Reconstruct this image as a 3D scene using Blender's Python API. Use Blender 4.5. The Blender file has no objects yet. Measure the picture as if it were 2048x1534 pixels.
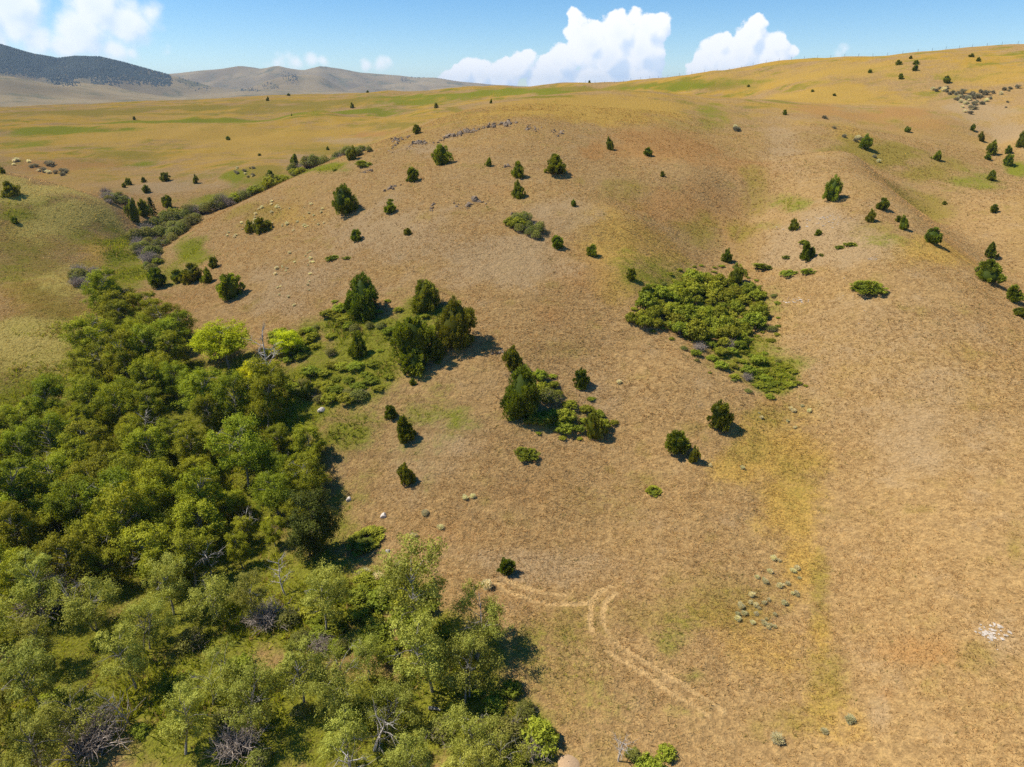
import bpy, math, random
import numpy as np

# ------------------------------------------------------------------ camera, sky, sun
F = 1365.0                       # focal length in photograph pixels (2048 wide)
PITCH = math.radians(22.9)
CAM_Z = 45.0
SUN_EL = math.radians(54.0)
SUN_AZ = math.radians(-86.0)     # clockwise from +Y: the sun stands to the left
EXPOSURE = 0.55

scene = bpy.context.scene
col = scene.collection
scene.view_settings.view_transform = 'Standard'
scene.view_settings.look = 'None'
scene.view_settings.gamma = 1.0
scene.view_settings.exposure = EXPOSURE
scene.view_settings.use_curve_mapping = False
scene.render.engine = 'CYCLES'
cy = scene.cycles
cy.use_denoising = False
cy.denoiser = 'OPENIMAGEDENOISE'
cy.denoising_input_passes = 'RGB_ALBEDO_NORMAL'
cy.denoising_prefilter = 'ACCURATE'
cy.max_bounces = 5
cy.diffuse_bounces = 2
cy.glossy_bounces = 1
cy.transmission_bounces = 3
cy.transparent_max_bounces = 6
cy.volume_bounces = 0
cy.caustics_reflective = False
cy.caustics_refractive = False
cy.sample_clamp_indirect = 4.0
cy.pixel_filter_type = 'BLACKMAN_HARRIS'

cam_data = bpy.data.cameras.new('camera')
cam_data.sensor_width = 36.0
cam_data.lens = 36.0 * F / 2048.0
cam_data.clip_start = 0.5
cam_data.clip_end = 40000.0
cam = bpy.data.objects.new('camera', cam_data)
col.objects.link(cam)
cam.location = (0, 0, CAM_Z)
cam.rotation_euler = (math.pi / 2 - PITCH, 0, 0)
scene.camera = cam

sun_data = bpy.data.lights.new('sun', 'SUN')
sun_data.energy = 4.6
sun_data.angle = math.radians(0.53)
sun_data.color = (1.0, 0.93, 0.80)
sun = bpy.data.objects.new('sun', sun_data)
col.objects.link(sun)
sun.rotation_euler = (math.pi / 2 - SUN_EL, 0, math.pi - SUN_AZ)


def N(nt, kind, ins=None, **props):
    n = nt.nodes.new(kind)
    for k, v in props.items():
        setattr(n, k, v)
    for k, v in (ins or {}).items():
        s = n.inputs[k]
        if isinstance(v, bpy.types.NodeSocket):
            nt.links.new(v, s)
        else:
            s.default_value = v
    return n


def math_node(nt, op, a, b=None, c=None, clamp=False):
    ins = {0: a}
    if b is not None: ins[1] = b
    if c is not None: ins[2] = c
    n = N(nt, 'ShaderNodeMath', ins, operation=op)
    n.use_clamp = clamp
    return n.outputs[0]


def mix_col(nt, fac, a, b, blend='MIX'):
    n = N(nt, 'ShaderNodeMix', None, data_type='RGBA', blend_type=blend)
    for i, v in ((0, fac), (6, a), (7, b)):
        if isinstance(v, bpy.types.NodeSocket):
            nt.links.new(v, n.inputs[i])
        else:
            n.inputs[i].default_value = v if i == 0 else (*v[:3], 1.0)
    return n.outputs[2]


def smooth(nt, v, lo, hi, a=0.0, b=1.0):
    n = N(nt, 'ShaderNodeMapRange', {0: v, 1: lo, 2: hi, 3: a, 4: b}, interpolation_type='SMOOTHSTEP')
    return n.outputs[0]


def noise(nt, vec, scale, detail=3.0, rough=0.55, dist=0.0):
    n = N(nt, 'ShaderNodeTexNoise', {'Vector': vec, 'Scale': scale, 'Detail': detail, 'Roughness': rough, 'Distortion': dist})
    return n


def azel(px, py):
    """direction (azimuth, elevation in degrees) that a photograph pixel looks along"""
    u = (px - 1024) / F
    v = (767 - py) / F
    x, y, z = u, math.cos(PITCH) + v * math.sin(PITCH), -math.sin(PITCH) + v * math.cos(PITCH)
    return math.degrees(math.atan2(x, y)), math.degrees(math.atan2(z, math.hypot(x, y)))


CUMULUS = [  # the two towering clouds over the ridge, (px, py, radius px)
    (1158, 62, 26), (1150, 32, 12), (1180, 92, 44), (1236, 72, 42), (1296, 62, 34), (1324, 45, 17), (1286, 108, 46),
    (1216, 122, 50), (1120, 128, 34), (1058, 118, 17), (1040, 132, 24), (1013, 124, 9), (962, 148, 28), (928, 148, 24),
    (900, 156, 14), (1000, 160, 36), (1100, 160, 44), (1200, 168, 54), (1290, 150, 34), (1268, 36, 14), (1190, 60, 14),
    (1438, 92, 26), (1420, 112, 28), (1500, 76, 30), (1514, 52, 18), (1480, 118, 44), (1546, 86, 22), (1562, 105, 24),
    (1582, 104, 12), (1450, 140, 46), (1540, 124, 34), (1400, 150, 26)]
SOFT = [     # the broken sheet at the upper left and the small puffs over the far hills
    (20, 10, 80), (70, 76, 50), (165, 66, 64), (190, 14, 66), (252, 46, 58), (300, 28, 32), (226, 96, 40), (130, 96, 48), (40, 50, 60),
    (262, 106, 20), (-60, 30, 90), (-30, 90, 60), (300, 60, 12), (336, 104, 5),
    (-260, -60, 120), (-420, 40, 90), (500, -160, 90), (620, -190, 70)]


PUFFS = [(590, 124, 17), (620, 116, 17), (556, 127, 15), (646, 121, 9), (536, 132, 9), (760, 126, 15), (736, 132, 12), (776, 120, 11), (1690, 98, 11), (1676, 106, 8), (335, 104, 7)]


def build_world():
    w = bpy.data.worlds.new('World')
    scene.world = w
    w.use_nodes = True
    nt = w.node_tree
    nt.nodes.clear()
    w.cycles.sampling_method = 'MANUAL'
    w.cycles.sample_map_resolution = 512
    sky = N(nt, 'ShaderNodeTexSky', None, sky_type='NISHITA', sun_disc=False, sun_elevation=SUN_EL, sun_rotation=SUN_AZ,
            altitude=1800.0, air_density=1.0, dust_density=0.1, ozone_density=3.0)
    sk = N(nt, 'ShaderNodeHueSaturation', {'Hue': 0.5, 'Saturation': 1.32, 'Value': 1.0, 'Color': sky.outputs[0]}).outputs[0]

    def field_group(name, lobes):
        g = bpy.data.node_groups.new(name, 'ShaderNodeTree')
        g.interface.new_socket('p', in_out='INPUT', socket_type='NodeSocketVector')
        g.interface.new_socket('field', in_out='OUTPUT', socket_type='NodeSocketFloat')
        gi = g.nodes.new('NodeGroupInput'); go = g.nodes.new('NodeGroupOutput')
        p = gi.outputs[0]
        acc = None
        for (px, py, r) in lobes:
            a, e = azel(px, py)
            a2, e2 = azel(px + r, py)
            rd = math.hypot((a2 - a), e2 - e)
            d = N(g, 'ShaderNodeVectorMath', {0: p, 1: (a, e, 0)}, operation='DISTANCE').outputs['Value']
            f = math_node(g, 'MULTIPLY_ADD', d, -1.0, rd)       # signed distance in degrees, positive inside
            acc = f if acc is None else math_node(g, 'SMOOTH_MAX', acc, f, 0.25)
        # billows, the same everywhere in the sky
        n1 = noise(g, p, 0.75, 8.0, 0.62).outputs[0]
        n2 = N(g, 'ShaderNodeTexVoronoi', {'Vector': p, 'Scale': 1.3, 'Smoothness': 0.6}, feature='SMOOTH_F1').outputs['Distance']
        b = math_node(g, 'MULTIPLY_ADD', math_node(g, 'SUBTRACT', n1, 0.40), 1.25, acc)
        b = math_node(g, 'MULTIPLY_ADD', math_node(g, 'SUBTRACT', 0.5, n2), 0.5, b)
        g.links.new(b, go.inputs[0])
        return g

    tc = N(nt, 'ShaderNodeTexCoord').outputs['Generated']
    s = N(nt, 'ShaderNodeSeparateXYZ', {0: tc})
    az = math_node(nt, 'MULTIPLY', math_node(nt, 'ARCTAN2', s.outputs[0], s.outputs[1]), 57.29578)
    el = math_node(nt, 'MULTIPLY', math_node(nt, 'ARCSINE', s.outputs[2]), 57.29578)
    p = N(nt, 'ShaderNodeCombineXYZ', {0: az, 1: el, 2: 0.0}).outputs[0]
    psun = N(nt, 'ShaderNodeVectorMath', {0: p, 1: (-0.55, 0.65, 0.0)}, operation='ADD').outputs[0]

    def use(g, vec):
        n = nt.nodes.new('ShaderNodeGroup'); n.node_tree = g
        nt.links.new(vec, n.inputs[0])
        return n.outputs[0]

    white = (0.78, 0.785, 0.80)
    shade = (0.52, 0.61, 0.74)
    out = None
    base = N(nt, 'ShaderNodeVectorMath', {0: sk, 'Scale': 0.097}, operation='SCALE').outputs[0]
    for name, lobes, edge, amax, rel in (('soft_cloud_field', SOFT, 1.15, 0.88, 1.5), ('puff_field', PUFFS, 0.75, 0.78, 0.8), ('cumulus_field', CUMULUS, 0.16, 0.985, 1.0)):
        g = field_group(name, lobes)
        f0 = use(g, p); f1 = use(g, psun)
        alpha = math_node(nt, 'MULTIPLY', smooth(nt, f0, -0.06, edge), amax)
        # painted shading: billows coloured brighter on the sun side, darker behind and deep inside
        lit = math_node(nt, 'SUBTRACT', f0, f1)
        lit = smooth(nt, lit, -0.80 * rel, 0.25 * rel)
        deep = smooth(nt, f0, 0.5, 2.4, 1.0, 0.62)
        lit = math_node(nt, 'MULTIPLY', lit, deep)
        cc = mix_col(nt, lit, shade, white)
        base = mix_col(nt, alpha, base, cc)
    bg = N(nt, 'ShaderNodeBackground', {'Color': base, 'Strength': 1.0})
    o = nt.nodes.new('ShaderNodeOutputWorld')
    nt.links.new(bg.outputs[0], o.inputs['Surface'])


build_world()

# ------------------------------------------------------------------ numeric helpers
rng = np.random.default_rng(11)
random.seed(5)


def _hash(ix, iy, seed):
    h = (ix.astype(np.int64) * 374761393 + iy.astype(np.int64) * 668265263 + seed * 974634777) & 0xFFFFFFFF
    h = ((h ^ (h >> 13)) * 1274126177) & 0xFFFFFFFF
    return ((h ^ (h >> 16)) & 0xFFFF) / 65535.0


def vnoise(x, y, seed=0):
    x = np.asarray(x, float); y = np.asarray(y, float)
    ix = np.floor(x); iy = np.floor(y)
    fx = x - ix; fy = y - iy
    fx = fx * fx * fx * (fx * (fx * 6 - 15) + 10); fy = fy * fy * fy * (fy * (fy * 6 - 15) + 10)
    a = _hash(ix, iy, seed); b = _hash(ix + 1, iy, seed); c = _hash(ix, iy + 1, seed); d = _hash(ix + 1, iy + 1, seed)
    return (a + (b - a) * fx) * (1 - fy) + (c + (d - c) * fx) * fy - 0.5


def fbm(x, y, wl, octaves=4, seed=0, gain=0.5):
    v = 0; a = 1.0
    for o in range(octaves):
        v = v + a * vnoise(np.asarray(x) / wl + 13.7 * o, np.asarray(y) / wl - 7.3 * o, seed + o)
        wl *= 0.5; a *= gain
    return v


def sstep(v, lo, hi):
    t = np.clip((v - lo) / (hi - lo), 0, 1)
    return t * t * (3 - 2 * t)


def ray(px, py):
    u = (np.asarray(px, float) - 1024) / F
    v = (767 - np.asarray(py, float)) / F
    return u, math.cos(PITCH) + v * math.sin(PITCH), -math.sin(PITCH) + v * math.cos(PITCH)


# ------------------------------------------------------------------ the lie of the land
# survey points: (px, py, forward distance in metres) seen in the photograph, and (x, y, z) where hills hide the ground
SEEN = [
    # foot and front of the main hill
    (1000,1534,34.3),(1000,1300,44.5),(1000,1130,55),(1000,1050,60.5),(1000,950,67),(1000,850,74.5),(1000,750,83),
    (1000,700,87.5),(1000,650,93),(1000,600,99),(1000,550,106),(1000,500,114),(1000,450,123),(1000,400,134),(1000,350,146),
    (1000,300,160),(1000,250,184),(1000,222,206),
    (1230,182,250),(1230,200,228),(1230,250,190),(1230,300,165),(1230,400,135),(1230,500,116),(1230,600,101),(1230,700,90),(1230,850,76.5),
    (1250,950,68.5),(1250,1130,55.5),
    (1400,190,262),(1400,230,215),(1400,300,175),(1400,360,151),
    # the gully to the right of it, its axis and both flanks
    (1560,250,213),(1520,330,177),(1490,430,144),(1470,520,124),(1430,620,107),(1560,760,85.6),(1610,880,74.8),(1645,1050,61),(1650,1250,48.5),
    (1250,430,125.5),(1250,520,111),(1250,620,98.5),(1350,760,82.8),(1400,880,73.2),(1400,1050,60.4),(1400,1250,48.2),
    (1650,430,127),(1700,520,110),(1700,620,97),(1800,760,80),(1850,880,70),(1900,1050,56.8),(1900,1250,45),
    (1300,1534,34.6),(1600,1534,35),(2000,1534,32.8),(2048,1300,41.5),(1600,390,141),
    # spur crest
    (1580,205,245),(1640,255,205),(1700,310,166),(1760,370,144),(1800,420,128.5),(1850,470,120),(1920,530,109.5),(1990,590,101.5),(2048,640,95.5),(2200,770,81),
    # draw behind the spur and the slope beyond
    (1740,330,181),(1850,430,157),(1990,520,134),(2048,580,121),(1900,350,182),(1900,300,206),(2000,400,158),(2048,480,139),(1750,250,222),
    (1900,250,232),(1800,200,264),(1950,215,252),(1990,290,221),(2048,340,198),(2048,280,214),(2040,220,242),(2048,150,276),
    (1700,215,250),(2200,420,150),(2250,300,190),
    # skyline on the right
    (2048,105,302),(1850,113,316),(1620,127,338),(1620,160,300),(1400,152,372),(1400,172,335),(1200,166,430),(1000,175,560),(2300,90,300),(1500,140,352),
    # plateau at the back
    (600,192,720),(0,212,650),(300,207,690),(-300,220,640),(1300,176,352),(1100,180,410),(800,210,430),(500,240,400),(150,250,380),(300,300,290),(100,310,270),
    (600,290,280),(700,260,312),(850,230,335),(330,360,226),(480,330,236),(200,384,210),(590,332,226),(-150,270,330),
    # gulch behind the hill's left shoulder
    (300,440,176),(285,520,148),(430,425,190),(480,407,196),(560,369,212),(640,338,230),(700,314,248),(750,298,262),
    # left shoulder of the hill where it turns away
    (350,490,151),(430,434,164),(480,403,170),(560,366,181),(640,333,190),(700,309,197),(740,293,203),(790,273,209),(880,236,221),(940,219,227),(1000,206,232),
    (500,500,136),(450,560,122),(600,450,143),(690,400,146),(800,350,155),(700,480,128),(600,560,114.5),(700,600,105),(500,640,106),(600,720,90.5),(700,750,85),
    (640,830,78),(680,950,69),(720,1080,59.7),(850,1200,50.2),(850,300,174),(880,420,131),
    # floor of the grove
    (400,720,96),(200,800,90),(100,950,73.5),(300,1000,69.3),(500,1000,67.6),(300,1250,49.6),(100,1450,39.6),(500,1500,36.3),(800,1450,38.6),(0,1250,50),
    (-200,1000,70.5),(-300,700,106),(270,640,113),(290,560,134),
    # left hillside
    (150,680,103),(180,600,118),(100,560,124),(0,600,114),(150,460,155),(0,480,142),(0,400,157),(0,344,173),(100,374,168),(190,402,166),(240,440,166),(215,500,150),(180,560,133),(280,480,163),
    (-200,420,150),(-200,320,178),
]
HIDDEN = [(0,-10,-0.6),(-60,0,-1.5),(60,0,5),(0,-60,-1.5),(110,-50,12),(-110,0,0),(120,30,15),(-110,60,6),(180,60,26),(-200,100,30),(260,150,40),
          (-12,262,40.5),(40,290,39.5),(-30,275,38),(90,305,42.5),(-150,215,18.5),(-118,205,17),(-190,220,21),
          (-600,900,22),(-200,1000,24),(200,900,30),(600,800,40),(0,700,40),(120,520,46),(300,480,52),(-900,600,24),(700,400,55),(-500,350,32),
          (450,200,60),(-400,150,45),(-300,-50,30),(350,-50,40)]


def fit_land():
    s = np.array(SEEN, float)
    u, a, b = ray(s[:, 0], s[:, 1])
    k = s[:, 2] / a
    P = np.stack([u * k, s[:, 2], CAM_Z + b * k], 1)
    P = np.vstack([P, np.array(HIDDEN, float)])
    xy = P[:, :2] / 100.0
    n = len(P)
    d2 = ((xy[:, None] - xy[None]) ** 2).sum(-1)
    K = 0.5 * d2 * np.log(d2 + 1e-12)
    A = np.zeros((n + 3, n + 3))
    A[:n, :n] = K + np.eye(n) * 2e-4
    A[:n, n] = 1; A[:n, n + 1:] = xy
    A[n, :n] = 1; A[n + 1:, :n] = xy.T
    w = np.linalg.solve(A, np.concatenate([P[:, 2], np.zeros(3)]))
    return xy, w


_XY, _W = fit_land()


def land(x, y):
    x = np.asarray(x, float); y = np.asarray(y, float)
    shp = x.shape
    q = np.stack([x.ravel(), y.ravel()], 1) / 100.0
    out = np.empty(len(q))
    n = len(_XY)
    for i in range(0, len(q), 40000):
        c = q[i:i + 40000]
        d2 = (c ** 2).sum(1)[:, None] + (_XY ** 2).sum(1)[None] - 2 * c @ _XY.T
        np.maximum(d2, 1e-12, out=d2)
        out[i:i + 40000] = (0.5 * d2 * np.log(d2)) @ _W[:n] + _W[n] + c @ _W[n + 1:]
    z = out.reshape(shp)
    far = np.clip((y - 60) / 300, 0, 1)
    z = z + fbm(x, y, 34, 3, 3) * (0.7 + 1.3 * far)
    z = z + fbm(x + 0.5 * y, y, 75, 4, 13) * 5.0 * sstep(y - 0.35 * x, 215, 330) * (1 - 0.7 * sstep(y, 420, 560))
    return z


def axis(lo, hi, fine_lo, fine_hi, step, grow):
    c = [fine_lo]
    while c[-1] < fine_hi: c.append(c[-1] + step)
    while c[-1] < hi: c.append(c[-1] + step + (c[-1] - fine_hi) * grow)
    b = [fine_lo]
    while b[-1] > lo: b.append(b[-1] - step - (fine_lo - b[-1]) * grow)
    return np.array(b[:0:-1] + c)


XS = axis(-950, 950, -58, 74, 0.34, 0.022)
YS = axis(-80, 1050, 33, 112, 0.34, 0.016)
GX, GY = np.meshgrid(XS, YS)
GZ = land(GX, GY)
_fine = np.clip(1.5 - np.maximum(np.gradient(XS)[None, :], np.gradient(YS)[:, None]), 0, 1)
GZ = GZ + _fine * (fbm(GX, GY, 2.6, 2, 21) * 0.16 + vnoise(GX / 0.9, GY / 0.9, 31) * 0.13)


def ground_z(x, y):
    x = np.asarray(x, float); y = np.asarray(y, float)
    i = np.clip(np.searchsorted(XS, x) - 1, 0, len(XS) - 2)
    j = np.clip(np.searchsorted(YS, y) - 1, 0, len(YS) - 2)
    fx = np.clip((x - XS[i]) / (XS[i + 1] - XS[i]), 0, 1); fy = np.clip((y - YS[j]) / (YS[j + 1] - YS[j]), 0, 1)
    return ((GZ[j, i] * (1 - fx) + GZ[j, i + 1] * fx) * (1 - fy) + (GZ[j + 1, i] * (1 - fx) + GZ[j + 1, i + 1] * fx) * fy)


_STEPS = np.concatenate([np.linspace(24, 140, 150), np.geomspace(141, 1000, 260)])


def sight(px, py, lift=0.0):
    """where a line of sight of the photograph first meets the ground (raised by lift)"""
    px = np.atleast_1d(np.asarray(px, float)); py = np.atleast_1d(np.asarray(py, float))
    lift = np.broadcast_to(np.asarray(lift, float), px.shape)
    u, a, b = ray(px, py)
    Y = _STEPS[None, :]
    x = (u / a)[:, None] * Y; z = CAM_Z + (b / a)[:, None] * Y
    g = z - ground_z(x, np.broadcast_to(Y, x.shape)) - lift[:, None]
    below = g < 0
    hit = below.any(1)
    k = np.where(hit, below.argmax(1), g.argmin(1))
    k0 = np.maximum(k - 1, 0)
    r = np.arange(len(px))
    g0, g1 = g[r, k0], g[r, k]
    t = np.where(hit & (k > 0), g0 / np.maximum(g0 - g1, 1e-9), 1.0)
    yy = _STEPS[k0] + (_STEPS[k] - _STEPS[k0]) * t
    xx = u / a * yy
    return xx, yy, ground_z(xx, yy)


def depth_of(x, y, z):
    return y * math.cos(PITCH) + (CAM_Z - z) * math.sin(PITCH)


# ------------------------------------------------------------------ mesh helpers
def mesh_np(name, V, faces_flat, loop_tot, smooth_shade=False, colors=None, mats=()):
    """V (n,3); faces_flat = vertex indices of all loops; loop_tot = loops per face (scalar or array)"""
    V = np.asarray(V, np.float32); faces_flat = np.asarray(faces_flat, np.int32).ravel()
    me = bpy.data.meshes.new(name)
    nf = len(faces_flat) // loop_tot if np.isscalar(loop_tot) else len(loop_tot)
    tot = np.full(nf, loop_tot, np.int32) if np.isscalar(loop_tot) else np.asarray(loop_tot, np.int32)
    start = np.concatenate([[0], np.cumsum(tot)[:-1]]).astype(np.int32)
    me.vertices.add(len(V)); me.vertices.foreach_set('co', V.ravel())
    me.loops.add(len(faces_flat)); me.loops.foreach_set('vertex_index', faces_flat)
    me.polygons.add(nf); me.polygons.foreach_set('loop_start', start); me.polygons.foreach_set('loop_total', tot)
    if smooth_shade:
        me.polygons.foreach_set('use_smooth', np.ones(nf, bool))
    for cname, arr in (colors or {}).items():
        a = me.attributes.new(cname, 'FLOAT_COLOR', 'POINT')
        arr = np.asarray(arr, np.float32)
        if arr.shape[1] == 3: arr = np.hstack([arr, np.ones((len(arr), 1), np.float32)])
        a.data.foreach_set('color', arr.ravel())
    for m in mats: me.materials.append(m)
    me.update(calc_edges=True)
    return me


def obj(name, me, parent=None, loc=(0, 0, 0), rot=(0, 0, 0), scale=(1, 1, 1)):
    o = bpy.data.objects.new(name, me)
    o.location = loc; o.rotation_euler = rot; o.scale = scale
    if parent is not None: o.parent = parent
    col.objects.link(o)
    return o


def tag(o, label=None, cat=None, group=None, kind=None):
    if label: o['label'] = label
    if cat: o['category'] = cat
    if group: o['group'] = group
    if kind: o['kind'] = kind
    return o


class Build:
    """collects tubes, leaves and solids of one part; quads and triangles mixed"""
    def __init__(s):
        s.v = []; s.f = []; s.t = []; s.n = 0; s.c = []

    def add(s, V, faces, k, tint=None):
        V = np.asarray(V, float); faces = np.asarray(faces)
        s.v.append(V); s.f.append((faces + s.n).ravel()); s.t.append(np.full(len(faces), k)); s.n += len(V)
        s.c.append(np.zeros((len(V), 3)) + (0.5 if tint is None else np.asarray(tint)))

    def tube(s, pts, rad, sides=6, tint=None):
        pts = np.asarray(pts, float); m = len(pts)
        d = np.gradient(pts, axis=0); d /= np.linalg.norm(d, axis=1)[:, None] + 1e-9
        ref = np.array([1.0, 0.2, 0.1]) if abs(d[0][2]) > 0.7 else np.array([0.1, 0.2, 1.0])
        a = np.cross(d, ref); a /= np.linalg.norm(a, axis=1)[:, None] + 1e-9
        b = np.cross(d, a)
        th = np.arange(sides) * 2 * math.pi / sides
        ring = (np.cos(th)[None, :, None] * a[:, None] + np.sin(th)[None, :, None] * b[:, None]) * np.asarray(rad, float)[:, None, None] + pts[:, None]
        i = np.arange(m - 1)[:, None] * sides; j = np.arange(sides)[None]; j2 = (j + 1) % sides
        q = np.stack([i + j, i + j2, i + sides + j2, i + sides + j], -1).reshape(-1, 4)
        s.add(ring.reshape(-1, 3), q, 4, tint)

    def leaves(s, C, Nrm, size, aspect=0.55, tint=None, spread=0.6, r=None):
        """diamond leaf sprays at C facing roughly along Nrm"""
        r = r or rng
        C = np.asarray(C, float); n = len(C)
        Nn = np.asarray(Nrm, float) + r.normal(0, spread, (n, 3))
        Nn /= np.linalg.norm(Nn, axis=1)[:, None] + 1e-9
        t = np.cross(Nn, r.normal(0, 1, (n, 3))); t /= np.linalg.norm(t, axis=1)[:, None] + 1e-9
        b = np.cross(Nn, t)
        L = np.broadcast_to(np.asarray(size, float), (n,)) * r.uniform(0.7, 1.3, n)
        t = t * L[:, None]; b = b * (L * aspect)[:, None]
        V = np.stack([C - t, C + b + Nn * (L * 0.12)[:, None], C + t, C - b + Nn * (L * 0.12)[:, None]], 1)
        tt = None
        if tint is not None:
            tt = np.repeat(np.asarray(tint, float).reshape(n, -1), 4, 0)
            if tt.shape[1] == 1: tt = np.repeat(tt, 3, 1)
        s.add(V.reshape(-1, 3), np.arange(4 * n).reshape(n, 4), 4, tt)

    def spikes(s, C, D, length, width, tint=None, r=None):
        """needle sprays: narrow triangles pointing along D"""
        r = r or rng
        n = len(C); D = D / (np.linalg.norm(D, axis=1)[:, None] + 1e-9)
        a = np.cross(D, r.normal(0, 1, (n, 3))); a /= np.linalg.norm(a, axis=1)[:, None] + 1e-9
        L = np.broadcast_to(np.asarray(length, float), (n,)); W = np.broadcast_to(np.asarray(width, float), (n,))
        V = np.stack([C - a * W[:, None], C + a * W[:, None], C + D * L[:, None]], 1)
        tt = None
        if tint is not None:
            tt = np.repeat(np.asarray(tint, float).reshape(n, -1), 3, 0)
            if tt.shape[1] == 1: tt = np.repeat(tt, 3, 1)
        s.add(V.reshape(-1, 3), np.arange(3 * n).reshape(n, 3), 3, tt)

    def mesh(s, name, mat, smooth_shade=False):
        return mesh_np(name, np.vstack(s.v), np.concatenate(s.f), np.concatenate(s.t), smooth_shade, {'tint': np.vstack(s.c)}, [mat])


# ------------------------------------------------------------------ materials
def new_mat(name):
    m = bpy.data.materials.new(name); m.use_nodes = True
    nt = m.node_tree; nt.nodes.clear()
    out = nt.nodes.new('ShaderNodeOutputMaterial')
    return m, nt, out


def leaf_mat(name, dark, light, transl=0.3, hue=0.02, sat=1.0, tr_col=None):
    m, nt, out = new_mat(name)
    t = N(nt, 'ShaderNodeAttribute', None, attribute_name='tint').outputs['Fac']
    oi = N(nt, 'ShaderNodeObjectInfo').outputs['Random']
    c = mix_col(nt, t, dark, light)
    h = N(nt, 'ShaderNodeMapRange', {0: oi, 3: 0.5 - hue, 4: 0.5 + hue}).outputs[0]
    oi2 = math_node(nt, 'FRACT', math_node(nt, 'MULTIPLY', oi, 7.31))
    v = N(nt, 'ShaderNodeMapRange', {0: oi2, 3: 0.78, 4: 1.2}).outputs[0]
    hs = N(nt, 'ShaderNodeHueSaturation', {'Hue': h, 'Saturation': sat, 'Value': v, 'Color': c}).outputs[0]
    d = N(nt, 'ShaderNodeBsdfPrincipled', {'Base Color': hs, 'Roughness': 0.6, 'Specular IOR Level': 0.1})
    tcn = N(nt, 'ShaderNodeHueSaturation', {'Hue': 0.49, 'Saturation': 1.1, 'Value': 1.25, 'Color': hs}).outputs[0]
    tr = N(nt, 'ShaderNodeBsdfTranslucent', {'Color': tcn})
    mx = N(nt, 'ShaderNodeMixShader', {0: transl, 1: d.outputs[0], 2: tr.outputs[0]})
    nt.links.new(mx.outputs[0], out.inputs[0])
    return m


def bark_mat(name, a, b, scale=6.0):
    m, nt, out = new_mat(name)
    pos = N(nt, 'ShaderNodeTexCoord').outputs['Object']
    n = noise(nt, pos, scale, 4, 0.65).outputs[0]
    c = mix_col(nt, smooth(nt, n, 0.36, 0.64), a, b)
    bp = N(nt, 'ShaderNodeBump', {'Height': n, 'Strength': 0.5, 'Distance': 0.03})
    d = N(nt, 'ShaderNodeBsdfPrincipled', {'Base Color': c, 'Roughness': 0.85, 'Normal': bp.outputs[0]})
    nt.links.new(d.outputs[0], out.inputs[0])
    return m


def rock_mat(name, a, b, lichen):
    m, nt, out = new_mat(name)
    pos = N(nt, 'ShaderNodeNewGeometry').outputs['Position']
    n = noise(nt, pos, 1.1, 6, 0.65).outputs[0]
    n2 = noise(nt, pos, 4.0, 4, 0.6).outputs[0]
    c = mix_col(nt, smooth(nt, n, 0.35, 0.65), a, b)
    c = mix_col(nt, smooth(nt, n2, 0.55, 0.72, 0, 0.6), c, lichen)
    bp = N(nt, 'ShaderNodeBump', {'Height': n2, 'Strength': 0.8, 'Distance': 0.12})
    d = N(nt, 'ShaderNodeBsdfPrincipled', {'Base Color': c, 'Roughness': 0.9, 'Normal': bp.outputs[0]})
    nt.links.new(d.outputs[0], out.inputs[0])
    return m


def grass_mat(name, transl=0.25):
    m, nt, out = new_mat(name)
    a = N(nt, 'ShaderNodeAttribute', None, attribute_name='tint').outputs['Color']
    d = N(nt, 'ShaderNodeBsdfDiffuse', {'Color': a, 'Roughness': 0.5})
    tr = N(nt, 'ShaderNodeBsdfTranslucent', {'Color': a})
    mx = N(nt, 'ShaderNodeMixShader', {0: transl, 1: d.outputs[0], 2: tr.outputs[0]})
    nt.links.new(mx.outputs[0], out.inputs[0])
    return m


# ground colours (linear)
TAN = (0.465, 0.300, 0.122)
TAN_DARK = (0.312, 0.192, 0.078)
GOLD = (0.475, 0.300, 0.070)
ORANGE = (0.42, 0.228, 0.078)
GREEN = (0.215, 0.22, 0.022)
OLIVE = (0.285, 0.215, 0.042)
BARE = (0.415, 0.285, 0.145)
WHITE = (0.50, 0.40, 0.30)
TRACK = (0.55, 0.365, 0.155)


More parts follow.
